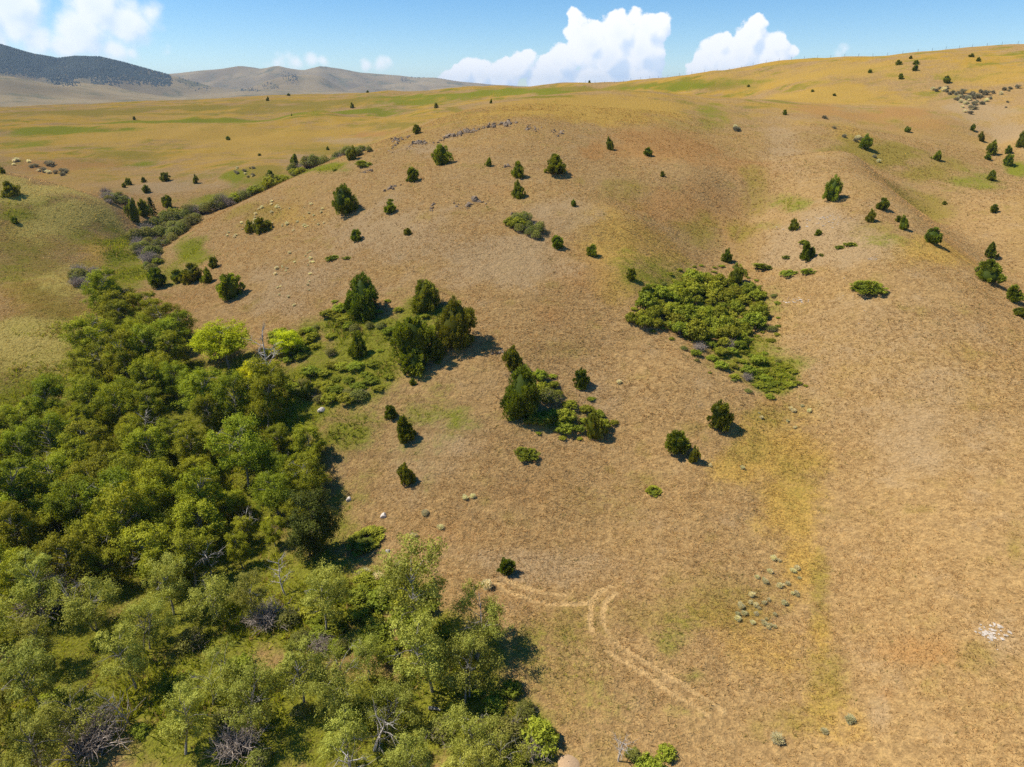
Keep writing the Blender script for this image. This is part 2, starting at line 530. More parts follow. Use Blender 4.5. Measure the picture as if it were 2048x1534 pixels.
def ground_mat():
    m, nt, out = new_mat('ground_grassland')
    pos = N(nt, 'ShaderNodeNewGeometry').outputs['Position']
    pa = N(nt, 'ShaderNodeAttribute', None, attribute_name='paint_a')
    pb = N(nt, 'ShaderNodeAttribute', None, attribute_name='paint_b')
    sa = N(nt, 'ShaderNodeSeparateColor', {0: pa.outputs['Color']})
    sb = N(nt, 'ShaderNodeSeparateColor', {0: pb.outputs['Color']})
    big = noise(nt, pos, 0.035, 4, 0.6).outputs[0]
    mid = noise(nt, pos, 0.22, 5, 0.62).outputs[0]
    fine = noise(nt, pos, 1.5, 4, 0.65).outputs[0]
    tus = noise(nt, pos, 3.4, 3, 0.6).outputs[0]

    def wgt(sock, lo=0.15, hi=0.95, amt=1.0):
        w = math_node(nt, 'MULTIPLY_ADD', math_node(nt, 'SUBTRACT', mid, 0.5), amt * 1.2, sock)
        w = math_node(nt, 'MULTIPLY_ADD', math_node(nt, 'SUBTRACT', fine, 0.5), amt, w)
        w = math_node(nt, 'MULTIPLY', smooth(nt, w, lo, hi), smooth(nt, sock, 0.02, 0.3))
        return w

    tr = N(nt, 'ShaderNodeAttribute', None, attribute_name='paint_c')
    st = N(nt, 'ShaderNodeSeparateColor', {0: tr.outputs['Color']})
    c = mix_col(nt, smooth(nt, fine, 0.30, 0.68), TAN_DARK, TAN)
    # the plateau and back slopes: meadow streaks along the contour
    sv = N(nt, 'ShaderNodeVectorMath', {0: pos, 1: (0.5, 1.0, 1.0)}, operation='MULTIPLY').outputs[0]
    s1 = noise(nt, sv, 0.045, 8, 0.68).outputs[0]
    s2 = noise(nt, sv, 0.11, 7, 0.7, 0.6).outputs[0]
    pw = st.outputs[1]
    c = mix_col(nt, math_node(nt, 'MULTIPLY', smooth(nt, s1, 0.45, 0.56), math_node(nt, 'MULTIPLY', pw, 0.95)), c, (0.47, 0.285, 0.045))
    c = mix_col(nt, math_node(nt, 'MULTIPLY', smooth(nt, s2, 0.52, 0.61), math_node(nt, 'MULTIPLY', pw, 0.95)), c, (0.225, 0.205, 0.024))
    c = mix_col(nt, math_node(nt, 'MULTIPLY', smooth(nt, s2, 0.45, 0.36), math_node(nt, 'MULTIPLY', pw, 0.6)), c, TAN)
    c = mix_col(nt, smooth(nt, big, 0.5, 0.75, 0, 0.3), c, GOLD)
    c = mix_col(nt, smooth(nt, mid, 0.53, 0.7, 0, 0.5), c, BARE)
    c = mix_col(nt, smooth(nt, mid, 0.44, 0.28, 0, 0.45), c, OLIVE)
    c = mix_col(nt, math_node(nt, 'MULTIPLY', wgt(sa.outputs[1]), 0.92), c, GOLD)
    c = mix_col(nt, math_node(nt, 'MULTIPLY', wgt(sa.outputs[2]), 0.85), c, ORANGE)
    c = mix_col(nt, math_node(nt, 'MULTIPLY', wgt(sb.outputs[0]), 0.85), c, BARE)
    c = mix_col(nt, math_node(nt, 'MULTIPLY', wgt(sb.outputs[1]), 0.92), c, OLIVE)
    c = mix_col(nt, math_node(nt, 'MULTIPLY', wgt(sa.outputs[0]), 0.96), c, GREEN)
    pd = N(nt, 'ShaderNodeSeparateColor', {0: N(nt, 'ShaderNodeAttribute', None, attribute_name='paint_d').outputs['Color']})
    c = mix_col(nt, math_node(nt, 'MULTIPLY', wgt(pd.outputs[0]), 0.85), c, (0.50, 0.39, 0.105))
    c = mix_col(nt, wgt(sb.outputs[2], 0.55, 0.75, 0.8), c, WHITE)
    c = mix_col(nt, math_node(nt, 'MULTIPLY', wgt(st.outputs[0], 0.2, 0.9, 0.75), 0.9), c, TRACK)
    c = mix_col(nt, math_node(nt, 'MULTIPLY', wgt(st.outputs[2], 0.2, 0.8, 0.6), 0.5), c, TAN_DARK)
    # pale straw between darker soil, tussock by tussock
    c = mix_col(nt, smooth(nt, tus, 0.36, 0.60, 0.5, 0.0), c, mix_col(nt, 0.55, c, (0.10, 0.066, 0.032)))
    grain = N(nt, 'ShaderNodeMapRange', {0: noise(nt, pos, 8.0, 2, 0.6).outputs[0], 1: 0.25, 2: 0.75, 3: 0.80, 4: 1.18}).outputs[0]
    hs = N(nt, 'ShaderNodeHueSaturation', {'Value': grain, 'Color': c}).outputs[0]
    hgt = math_node(nt, 'MULTIPLY_ADD', tus, 0.6, math_node(nt, 'MULTIPLY', fine, 0.8))
    bp = N(nt, 'ShaderNodeBump', {'Height': hgt, 'Strength': 0.9, 'Distance': 0.42})
    d = N(nt, 'ShaderNodeBsdfDiffuse', {'Color': hs, 'Roughness': 0.7, 'Normal': bp.outputs[0]})
    nt.links.new(d.outputs[0], out.inputs[0])
    return m


# ------------------------------------------------------------------ what grows or lies where: patches of the ground
# channel: G green, Y gold, O orange, B bare pinkish soil, D olive, W white stony soil; ellipses given as seen in the photograph
PATCH = [
    ('G',430,245,210,9,1.0),('G',110,262,150,10,1.0),('G',700,222,120,8,0.8),('G',900,190,180,7,0.8),('G',290,328,30,6,0.7),('G',200,298,40,6,0.6),('G',60,290,60,8,.6),
    ('G',1330,170,120,8,0.7),('G',1480,165,90,8,0.5),('G',820,205,80,6,0.7),('D',400,215,300,6,0.9),('D',640,205,160,7,0.8),('D',150,225,160,6,0.8),('D',1150,176,120,6,0.8),
    ('D',250,310,120,14,0.5),('D',520,340,40,20,0.8),('Y',200,280,260,30,0.6),('Y',500,290,200,30,0.6),('Y',700,250,150,20,0.4),('O',130,330,70,14,0.6),('B',600,315,60,10,0.7),
    ('B',330,375,110,16,0.8),('B',700,280,70,10,0.6),('O',740,270,60,7,0.7),('Y',300,235,300,14,0.5),('Y',1600,150,300,22,0.6),
    ('Y',1200,215,260,30,0.85),('Y',1650,190,200,30,0.7),('Y',1950,150,120,24,0.5),('O',1330,290,110,40,0.8),('G',1420,225,45,32,0.5),('O',1360,420,130,60,0.6),('O',1470,470,50,50,0.6),
    ('D',1400,470,70,60,0.5),('Y',1320,500,90,50,0.5),('O',1190,300,26,20,0.7),('O',1640,215,60,18,0.6),('O',1780,225,80,24,0.8),('B',1560,300,50,60,0.6),('B',1960,225,70,30,0.9),
    ('B',2010,265,50,24,0.9),('D',1700,300,70,26,0.7),('D',1800,300,60,26,0.8),('Y',1700,270,60,30,0.5),('G',1580,405,40,18,0.45),('G',1535,450,30,10,0.35),
    ('D',1900,330,80,30,0.5),('D',1850,420,90,40,0.6),('G',1960,360,60,26,0.5),('G',2030,345,30,30,0.8),('Y',1880,500,110,26,0.6),('G',1790,480,60,14,0.35),
    # stony bare ground on the spur
    ('B',1640,480,120,60,1.0),('W',1650,440,60,14,0.85),('W',1590,605,36,8,0.85),('W',1748,518,22,8,0.8),('W',1985,1265,34,14,0.9),('W',1560,450,40,10,0.55),
    ('B',1700,700,260,150,0.35),('B',1850,850,220,130,0.5),('B',2000,1280,60,70,0.6),
    # hill front
    ('B',1000,520,120,70,0.8),('B',780,470,170,70,0.7),('B',600,560,140,60,0.7),('B',560,600,120,40,0.7),('B',1100,430,110,50,0.5),('B',850,300,60,14,0.8),
    ('Y',560,430,120,30,0.4),('D',500,420,70,24,0.4),('O',1150,540,80,60,0.4),('Y',1230,470,90,60,0.6),('Y',1240,560,60,50,0.5),('O',980,380,90,20,0.3),
    ('B',1180,780,130,90,0.4),('B',860,900,150,80,0.4),('O',1050,980,160,60,0.35),('O',900,1060,140,60,0.3),('B',1060,1130,140,46,0.6),('D',1200,1000,160,60,0.25),
    ('D',1290,960,60,30,0.4),('O',1330,600,60,40,0.2),
    # gully floor
    ('Y',1560,900,130,90,0.72),('Y',1580,1000,90,90,0.76),('Y',1480,940,80,50,0.6),('Y',1600,1130,56,100,0.66),('D',1500,880,90,50,0.4),('Y',1640,1270,34,90,0.5),('Y',1650,1420,50,90,0.45),('D',1600,960,70,90,0.4),('D',1640,1180,30,120,0.45),('D',1540,830,70,40,0.5),('G',1540,750,70,40,0.9),('G',1470,700,90,50,0.6),
    ('G',1400,600,150,60,0.55),('D',1340,560,100,40,0.5),('O',1540,810,50,30,0.5),('D',1480,1200,120,70,0.45),('O',1480,1230,80,30,0.4),('D',1660,1340,60,90,0.42),('O',1830,1300,130,44,0.6),
    ('D',1960,1310,60,50,0.45),('G',1340,1290,70,60,0.5),('G',1390,1350,50,30,0.4),('D',1300,1240,90,50,0.4),('Y',1500,1300,130,110,0.4),('Y',1650,1450,160,60,0.35),('D',1560,1440,120,50,0.4),
    ('B',1760,1420,30,60,0.6),('O',1770,1390,30,20,0.6),('D',2030,1100,30,60,0.5),('G',1360,1420,50,22,0.35),
    # green hollow in the middle and the grove floor
    ('G',700,660,110,50,1.0),('G',620,690,70,40,0.8),('G',740,720,70,60,0.9),('G',660,760,90,40,0.8),('G',830,620,60,40,0.6),('Y',720,650,40,16,0.8),('G',1110,840,110,30,0.5),
    ('Y',555,780,40,30,0.8),
    ('G',385,505,36,36,0.75),('G',340,545,50,36,0.6),('G',240,490,50,30,0.9),('G',215,460,40,20,0.6),('G',440,400,80,14,0.7),('G',560,365,80,12,0.7),('G',640,335,60,10,0.7),
    ('G',300,860,420,180,1.0),('G',250,700,170,100,1.0),('G',300,1100,420,150,1.0),('G',300,1350,420,180,1.0),('G',620,1250,160,110,1.0),('G',750,1450,260,110,1.0),('G',60,1000,200,260,1.0),
    ('G',880,1300,110,100,0.9),('G',960,1500,110,70,0.8),('G',620,970,60,110,0.5),('G',1060,1520,90,40,0.5),('Y',200,1330,50,60,0.4),
    ('G',420,1180,360,140,1.0),('G',150,1420,260,140,1.0),('G',600,1400,260,140,1.0),('G',450,1230,300,160,1.0),('G',150,1250,220,130,1.0),('G',420,1450,300,120,1.0),('B',625,1150,26,26,0.7),('G',720,1210,120,90,1.0),('G',800,1180,80,50,0.8),('G',900,1400,110,90,1.0),('G',1040,1430,60,60,0.45),
    # left hillside
    ('D',60,520,130,80,0.55),('G',120,440,120,46,0.3),('G',60,400,90,30,0.25),('Y',90,460,70,30,0.8),('G',20,540,90,50,0.3),('B',80,660,110,60,0.6),('Y',120,640,80,60,0.7),('D',30,720,90,30,0.6),
    ('D',170,560,50,60,0.7),('D',60,450,170,90,0.55),('L',60,378,130,34,1.1),('L',160,418,90,34,1.1),('G',90,405,90,18,0.5),('G',200,455,50,20,0.5),('L',60,680,130,60,0.9),('L',140,560,60,60,0.6),('L',90,460,80,30,0.7),('G',40,430,60,20,0.5),('G',150,470,60,20,0.5),('O',110,330,110,14,0.8),('Y',200,500,40,60,0.8),('G',110,395,80,14,0.5),('D',210,440,40,26,0.8),('Y',60,680,150,70,0.9),('D',90,590,120,50,0.6),('G',180,470,70,30,0.4),('D',120,620,90,60,0.6),('Y',60,600,90,60,0.6),('G',150,720,60,30,0.4),('G',30,400,50,18,0.5),
    ('D',1510,370,30,70,0.45),('D',1480,470,44,46,0.55),('O',1500,330,70,60,0.45),('D',1790,310,80,22,0.8),('D',1870,345,70,22,0.6),('O',1850,250,90,20,0.5),('D',1760,455,50,20,0.4),('G',270,540,60,46,0.9),('G',235,515,46,36,0.7),('D',1250,380,60,40,0.4),('O',1100,620,90,40,0.35),('D',1120,700,80,30,0.3),
    ('G',1080,182,150,6,1.0),('D',1250,174,170,6,1.0),('G',1320,176,110,5,0.8),('D',1120,178,160,5,1.0),('D',900,215,80,8,0.8),('D',800,250,60,8,0.8),('D',1420,172,90,8,0.8),
    ('G',1150,1350,130,120,0.3),('G',1060,1300,60,60,0.35),('D',1150,1250,120,60,0.35),
    ('D',500,225,420,10,0.6),('Y',420,270,420,36,0.7),('D',650,300,120,12,0.5),('G',470,350,30,14,0.8),('Y',800,240,120,14,0.5),
]
CHAN = {'G': (0, 0), 'Y': (0, 1), 'O': (0, 2), 'B': (1, 0), 'D': (1, 1), 'W': (1, 2), 'L': (2, 0)}
TRACKS = [  # wheel ruts, as seen
    [(1012,1158),(1050,1175),(1090,1185),(1130,1190)],
    [(985,1160),(1030,1188),(1070,1202),(1110,1208),(1150,1208),(1185,1203)],
    [(1222,1170),(1195,1186),(1184,1205),(1180,1235),(1186,1262)],
    [(1236,1185),(1214,1200),(1205,1222),(1207,1246),(1220,1270)],
    [(1232,1282),(1265,1308),(1310,1334),(1365,1366),(1410,1395),(1450,1424)],
    [(1215,1302),(1250,1324),(1300,1352),(1335,1380),(1385,1408),(1420,1434)],
]


TRAILS = [  # stock trails along the contour, as seen
    [(650,838),(760,850),(860,862),(960,868),(1050,882)], [(690,905),(800,912),(900,918),(1020,925)], [(700,985),(820,975),(940,975),(1040,985)],
    [(760,800),(880,806),(980,812)], [(1060,700),(1180,690),(1290,700)], [(1000,600),(1100,590),(1200,600)], [(1480,360),(1500,400),(1490,440),(1470,480)],
]


def paint_ground():
    X = GX.ravel(); Y = GY.ravel()
    A = np.zeros((3, X.size, 3))
    warp = fbm(X, Y, 14, 3, 77) + 0.9 * fbm(X, Y, 5, 3, 78)
    view = (Y > 10)
    for ch, px, py, rx, ry, s in PATCH:
        c = [float(v[0]) for v in sight(px, py)]
        best = []
        for dx, dy in ((rx, 0), (-rx, 0), (0, ry), (0, -ry)):
            e = [float(v[0]) for v in sight(px + dx, py + dy)]
            best.append((e[0] - c[0], e[1] - c[1]))
        a = min(best[:2], key=lambda v: math.hypot(*v)); b = min(best[2:], key=lambda v: math.hypot(*v))
        M = np.array([[a[0], b[0]], [a[1], b[1]]])
        if abs(np.linalg.det(M)) < 1e-3: continue
        Mi = np.linalg.inv(M)
        dx = X - c[0]; dy = Y - c[1]
        q = np.hypot(Mi[0, 0] * dx + Mi[0, 1] * dy, Mi[1, 0] * dx + Mi[1, 1] * dy)
        w = (s * 1.42 if ch != 'W' else s * 0.6) * (1 - sstep(q + warp * 0.6, 0.1, 1.6)) * view
        k, i = CHAN[ch]
        A[k][:, i] = np.maximum(A[k][:, i], w)
    T = np.zeros((X.size, 3))
    for tr in TRACKS:
        p = np.array([[float(v[0]) for v in sight(a, b)][:2] for a, b in tr])
        d = np.full(X.size, 1e9)
        for k in range(len(p) - 1):
            ab = p[k + 1] - p[k]
            t = np.clip(((X - p[k, 0]) * ab[0] + (Y - p[k, 1]) * ab[1]) / (ab @ ab), 0, 1)
            d = np.minimum(d, np.hypot(X - p[k, 0] - t * ab[0], Y - p[k, 1] - t * ab[1]))
        T[:, 0] = np.maximum(T[:, 0], 1 - sstep(d, 0.08, 0.46))
    for tr in TRAILS:
        p = np.array([[float(v[0]) for v in sight(a, b)][:2] for a, b in tr])
        d = np.full(X.size, 1e9)
        for k in range(len(p) - 1):
            ab = p[k + 1] - p[k]
            t = np.clip(((X - p[k, 0]) * ab[0] + (Y - p[k, 1]) * ab[1]) / (ab @ ab), 0, 1)
            d = np.minimum(d, np.hypot(X - p[k, 0] - t * ab[0], Y - p[k, 1] - t * ab[1]))
        T[:, 2] = np.maximum(T[:, 2], 1 - sstep(d, 0.1, 0.6))
    T[:, 1] = sstep(Y - 0.3 * np.abs(X), 150, 250)
    return A[0], A[1], T, A[2]


PA, PB, PC, PD = paint_ground()


def build_ground():
    ny, nx = GX.shape
    V = np.stack([GX.ravel(), GY.ravel(), GZ.ravel() - PC[:, 0] * 0.05], 1)
    i = (np.arange(ny - 1)[:, None] * nx + np.arange(nx - 1)[None]).ravel()
    q = np.stack([i, i + 1, i + nx + 1, i + nx], 1)
    me = mesh_np('ground', V, q, 4, True, {'paint_a': PA, 'paint_b': PB, 'paint_c': PC, 'paint_d': PD}, [ground_mat()])
    tag(obj('ground', me), kind='structure')


build_ground()


def paint_at(x, y):
    """patch weights at points: (n,7) G Y O B D W track"""
    i = np.clip(np.searchsorted(XS, x), 0, len(XS) - 1); j = np.clip(np.searchsorted(YS, y), 0, len(YS) - 1)
    k = j * len(XS) + i
    return np.hstack([PA[k], PB[k], PC[k][:, :1], PD[k][:, :1]])


# ------------------------------------------------------------------ far hills
def far_profile(pix, r):
    az = []; z = []
    for px, py in pix:
        a, e = azel(px, py)
        az.append(a); z.append(CAM_Z + r * math.tan(math.radians(e)))
    return np.array(az), np.array(z)


R1, R2 = 4300.0, 6600.0
P1 = far_profile([(-700,60),(-400,80),(-150,70),(0,89),(60,107),(115,117),(150,113),(200,114),(250,126),(300,140),(350,153),(420,172),(500,192),(700,215)], R1)
P2 = far_profile([(-400,170),(200,160),(350,147),(400,141),(440,138),(480,132),(520,138),(560,137),(600,142),(640,132),(680,137),(720,145),(800,151),(830,155),(870,155),(920,163),(980,169),(1060,173),(1200,178),(1700,180),(2600,170)], R2)


def far_z(az, r):
    x = r * np.sin(np.radians(az)); y = r * np.cos(np.radians(az))
    plain = np.interp(r, [500, 1100, 1700, 2400, 3200, 4500, 7000, 12000], [4, 0, -4, 4, 20, 45, 60, 40])
    c1 = np.interp(az, *P1); c2 = np.interp(az, *P2)
    t1 = np.clip((r - 2350) / (R1 - 2350), 0, 1); f1 = np.where(r < R1, 0.28 * t1 + 0.72 * t1 ** 2.4, 1 - 0.5 * sstep(r, R1, R1 * 1.5))
    t2 = np.clip((r - 3500) / (R2 - 3500), 0, 1); f2 = np.where(r < R2, 0.2 * t2 + 0.8 * t2 * t2 * (3 - 2 * t2), 1 - 0.5 * sstep(r, R2, R2 * 1.5))
    n = 1 - 2.6 * np.abs(fbm(x, y, 950, 4, 51)); n2 = fbm(x, y, 520, 4, 61)
    h1 = np.maximum(c1 - plain, 0) * f1; h2 = np.maximum(c2 - plain, 0) * f2
    h1 = h1 - n * 150 * 4 * f1 * (1 - f1) * np.clip(h1 / 120, 0, 1) * (r < R1)
    h2 = h2 - n * 190 * 4 * f2 * (1 - f2) * np.clip(h2 / 150, 0, 1) * (r < R2)
    soft = np.maximum(h1, h2)
    return plain + soft + n2 * 14 * np.clip(np.minimum((r - 1500) / 2000, 1), 0, 1) * (1 - 0.8 * np.maximum(f1 * (h1 > h2), f2 * (h2 >= h1)))


def hills_mat():
    m, nt, out = new_mat('far_hills')
    pos = N(nt, 'ShaderNodeNewGeometry').outputs['Position']
    n1 = noise(nt, pos, 0.0022, 6, 0.6).outputs[0]
    n2 = noise(nt, pos, 0.008, 6, 0.65).outputs[0]
    c = mix_col(nt, smooth(nt, n1, 0.35, 0.65), (0.26, 0.185, 0.085), (0.38, 0.275, 0.13))
    c = mix_col(nt, smooth(nt, n2, 0.5, 0.66, 0, 0.75), c, (0.15, 0.14, 0.065))
    c = mix_col(nt, smooth(nt, n2, 0.36, 0.24, 0, 0.5), c, (0.34, 0.19, 0.10))
    d = N(nt, 'ShaderNodeBsdfDiffuse', {'Color': c, 'Roughness': 0.6})
    nt.links.new(d.outputs[0], out.inputs[0])
    return m


FAZ = np.linspace(-66, 66, 520)
FR = np.geomspace(820, 11500, 200)


def build_hills():
    A, R = np.meshgrid(FAZ, FR)
    Z = far_z(A, R)
    V = np.stack([R * np.sin(np.radians(A)), R * np.cos(np.radians(A)), Z], -1).reshape(-1, 3)
    ny, nx = A.shape
    i = (np.arange(ny - 1)[:, None] * nx + np.arange(nx - 1)[None]).ravel()
    me = mesh_np('hills', V, np.stack([i, i + 1, i + nx + 1, i + nx], 1), 4, True, None, [hills_mat()])
    tag(obj('hills', me), kind='structure')


build_hills()


def far_sight(px, py):
    u, a, b = ray(px, py)
    az = np.degrees(np.arctan2(u, a)); t = b / np.hypot(u, a)
    rr = np.geomspace(1500, 9000, 300)
    g = CAM_Z + t[:, None] * rr[None] - far_z(np.broadcast_to(az[:, None], (len(az), 300)), np.broadcast_to(rr[None], (len(az), 300)))
    hit = (g < 0).any(1)
    k = np.where(hit, (g < 0).argmax(1), g.argmin(1))
    return az, rr[k], hit


def inside(px, py, poly):
    px = np.asarray(px); py = np.asarray(py)
    c = np.zeros(px.shape, bool); n = len(poly)
    for i in range(n):
        x1, y1 = poly[i]; x2, y2 = poly[(i + 1) % n]
        if y1 == y2: continue
        c ^= ((y1 > py) != (y2 > py)) & (px < (x2 - x1) * (py - y1) / (y2 - y1) + x1)
    return c


WOODS = [  # wooded slopes of the far mountain and groves of the middle range, as seen
    ([(-300,60),(-100,75),(0,88),(60,108),(115,118),(160,112),(200,113),(250,126),(300,142),(345,160),(340,172),(300,166),(260,158),(200,158),(120,152),(60,146),(0,142),(-300,140)], 32000, 0.75),
    ([(80,150),(130,148),(165,165),(150,176),(100,165)], 220, 0.8),
    ([(560,150),(590,150),(600,166),(575,165)], 110, 0.7),
    ([(480,178),(520,178),(520,183),(480,182)], 70, 0.7),
    ([(800,157),(815,157),(822,166),(806,165)], 60, 0.7),
    ([(820,152),(850,152),(850,154),(820,154)], 30, 0.7),
    ([(640,133),(660,133),(660,136),(640,136)], 25, 0.6),
    ([(525,172),(560,173),(560,178),(525,177)], 70, 0.7),
    ([(350,160),(400,170),(430,180),(380,176)], 60, 0.7),
]


def build_forest():
    b = Build()
    mat = leaf_mat('far_conifer', (0.008, 0.014, 0.010), (0.015, 0.024, 0.013), 0.0, 0.0)
    for poly, n, s in WOODS:
        p = np.array(poly, float); lo = p.min(0); hi = p.max(0)
        q = rng.uniform(lo, hi, (n * 3, 2))
        q = q[inside(q[:, 0], q[:, 1], poly)][:n]
        az, r, hit = far_sight(q[:, 0], q[:, 1])
        r = r * rng.uniform(0.985, 1.015, len(r))
        x = r * np.sin(np.radians(az)); y = r * np.cos(np.radians(az))
        keep = fbm(x, y, 380, 4, 90) > (-0.13 if n > 1000 else -1)
        az, r, x, y = az[keep], r[keep], x[keep], y[keep]
        z = far_z(az, r)
        k = len(x); H = rng.uniform(4, 9, k) * s; W = H * rng.uniform(0.5, 0.8, k)
        th = np.arange(5) * 2 * math.pi / 5
        ring = np.stack([x[:, None] + W[:, None] * np.cos(th), y[:, None] + W[:, None] * np.sin(th), np.broadcast_to((z - 1 + H * 0.12)[:, None], (k, 5))], -1)
        tip = np.stack([x, y, z + H], -1)[:, None]
        V = np.concatenate([ring, tip], 1).reshape(-1, 3)
        base = np.arange(k)[:, None, None] * 6
        f = np.stack([np.arange(5), (np.arange(5) + 1) % 5, np.full(5, 5)], -1)[None] + base
        b.add(V, f.reshape(-1, 3), 3, np.repeat(rng.uniform(0, 1, k), 6)[:, None] * np.ones(3))
    tag(obj('conifer_forest', b.mesh('conifer_forest', mat)), 'dark conifer woods on the slopes of the far mountains', 'forest', kind='stuff')


build_forest()

# ------------------------------------------------------------------ plants: kinds
M_JUN = leaf_mat('juniper_green', (0.06, 0.082, 0.008), (0.36, 0.40, 0.040), 0.25, 0.018)
M_JUNB = leaf_mat('juniper_bright', (0.09, 0.115, 0.010), (0.36, 0.38, 0.032), 0.15, 0.014)
M_COT = leaf_mat('cottonwood_leaf', (0.125, 0.155, 0.012), (0.41, 0.42, 0.030), 0.36, 0.02)
M_WIL = leaf_mat('grey_green_leaf', (0.17, 0.185, 0.022), (0.52, 0.52, 0.10), 0.38, 0.014)
M_YEL = leaf_mat('yellow_green_leaf', (0.32, 0.38, 0.012), (0.58, 0.62, 0.02), 0.38, 0.003)
M_GOLD = leaf_mat('yellow_leaf', (0.50, 0.50, 0.012), (0.78, 0.74, 0.02), 0.38, 0.003)
M_SHR = leaf_mat('shrub_leaf', (0.13, 0.155, 0.014), (0.41, 0.425, 0.044), 0.36, 0.02)
M_OLI = leaf_mat('olive_shrub_leaf', (0.13, 0.14, 0.025), (0.34, 0.33, 0.065), 0.28, 0.02)
M_SAGE = leaf_mat('sage_leaf', (0.50, 0.46, 0.24), (0.80, 0.74, 0.44), 0.5, 0.012)
M_SAGED = leaf_mat('dark_sage_leaf', (0.16, 0.14, 0.08), (0.36, 0.32, 0.19), 0.3, 0.012)
M_DARK = leaf_mat('dark_tree_leaf', (0.032, 0.045, 0.007), (0.13, 0.15, 0.02), 0.2, 0.01)
M_BARK = bark_mat('pale_bark', (0.36, 0.33, 0.28), (0.14, 0.12, 0.10))
M_DEAD = bark_mat('bleached_wood', (0.52, 0.47, 0.41), (0.30, 0.26, 0.22))
M_TWIG = bark_mat('twig_wood', (0.40, 0.32, 0.25), (0.22, 0.17, 0.13))
M_BROWN = bark_mat('brown_bark', (0.15, 0.09, 0.055), (0.07, 0.045, 0.03))


def unit(n, r):
    d = r.normal(0, 1, (n, 3)); return d / (np.linalg.norm(d, axis=1)[:, None] + 1e-9)


def lump(d, r, k=10, amp=0.25):
    """smooth lumps over directions d"""
    c = unit(k, r); a = r.uniform(-0.6, 1.0, k)
    return 1 + amp * (np.exp(-(1 - d @ c.T) * 9.0) * a).sum(1)


def juniper_mesh(shape, seed, n=4200, mat=None, fine=1.0, rag=0.34):
    """foliage one metre high and one metre wide"""
    r = np.random.default_rng(seed)
    prof = {'cone': ([0, .06, .18, .4, .65, .85, 1], [.55, .85, 1.0, .82, .52, .24, .03]),
            'round': ([0, .08, .25, .5, .72, .9, 1], [.55, .82, 1.0, .98, .78, .44, .10]),
            'oval': ([0, .08, .25, .5, .75, .92, 1], [.5, .78, .97, 1.0, .72, .36, .06]),
            'wide': ([0, .08, .25, .5, .75, .92, 1], [.75, .98, 1.0, .82, .52, .28, .08]),
            'mat': ([0, .15, .4, .65, .85, 1], [.98, 1.0, .9, .68, .4, .1])}[shape]
    def surf(th, t, f=1.0):
        d = np.stack([np.cos(th) * 0.8, np.sin(th) * 0.8, (t - 0.5) * 1.6], 1)
        d /= np.linalg.norm(d, axis=1)[:, None]
        R = np.interp(t, *prof) * 0.47 * lump(d, np.random.default_rng(seed + 5), 16, rag) * lump(d, np.random.default_rng(seed + 9), 42, 0.2)
        wob = 0.05 * np.sin(5 * t + seed)
        return np.stack([np.cos(th) * R * f + wob, np.sin(th) * R * f, t * (0.93 + 0.07 * f)], 1), R
    b = Build()
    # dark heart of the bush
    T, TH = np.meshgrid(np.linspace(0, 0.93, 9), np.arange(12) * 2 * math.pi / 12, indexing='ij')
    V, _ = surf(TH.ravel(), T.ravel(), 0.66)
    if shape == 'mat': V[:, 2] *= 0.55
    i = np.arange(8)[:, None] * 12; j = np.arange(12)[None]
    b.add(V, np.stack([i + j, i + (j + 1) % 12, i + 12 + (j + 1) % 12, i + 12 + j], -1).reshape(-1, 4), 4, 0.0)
    # plumes of scale-leaf sprays, each a small flame of its own
    npl = int(46 / fine ** 1.6)
    t = r.uniform(0, 1, npl * 3); keep = r.uniform(0, 1, npl * 3) < np.interp(t, *prof) * 0.9 + 0.1
    t = t[keep][:npl]; npl = len(t)
    th = r.uniform(0, 2 * math.pi, npl)
    C, R = surf(th, t, r.uniform(0.62, 1.0, npl))
    out = np.stack([np.cos(th), np.sin(th), 0.15 + 0.9 * t], 1)
    if shape == 'mat': C[:, 2] *= 0.85
    per = n // npl
    pick = np.repeat(np.arange(npl), per); k = len(pick)
    rho = (r.uniform(0.07, 0.135, npl) * fine ** 0.6)[pick]
    d = unit(k, r)
    P = C[pick] + d * rho[:, None] * (r.uniform(0.2, 1.0, k) ** 0.5)[:, None] * np.array([1, 1, 1.35])
    P[:, 2] = np.maximum(P[:, 2], 0.0)
    D = out[pick] * 0.7 + d * 0.7 + np.array([0, 0, 0.35]) + r.normal(0, 0.3, (k, 3))
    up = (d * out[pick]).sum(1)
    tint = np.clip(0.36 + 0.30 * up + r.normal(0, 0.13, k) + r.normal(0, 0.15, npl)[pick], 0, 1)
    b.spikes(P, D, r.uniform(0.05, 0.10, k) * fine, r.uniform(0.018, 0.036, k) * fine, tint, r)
    VV = np.vstack(b.v)
    rad = np.percentile(np.hypot(VV[:, 0] - VV[:, 0].mean(), VV[:, 1] - VV[:, 1].mean()), 97); zt = np.percentile(VV[:, 2], 99.7)
    b.v = [v * np.array([0.5 / rad, 0.5 / rad, 1.0 / zt]) for v in b.v]
    return b.mesh('foliage_' + shape, mat or M_JUN)


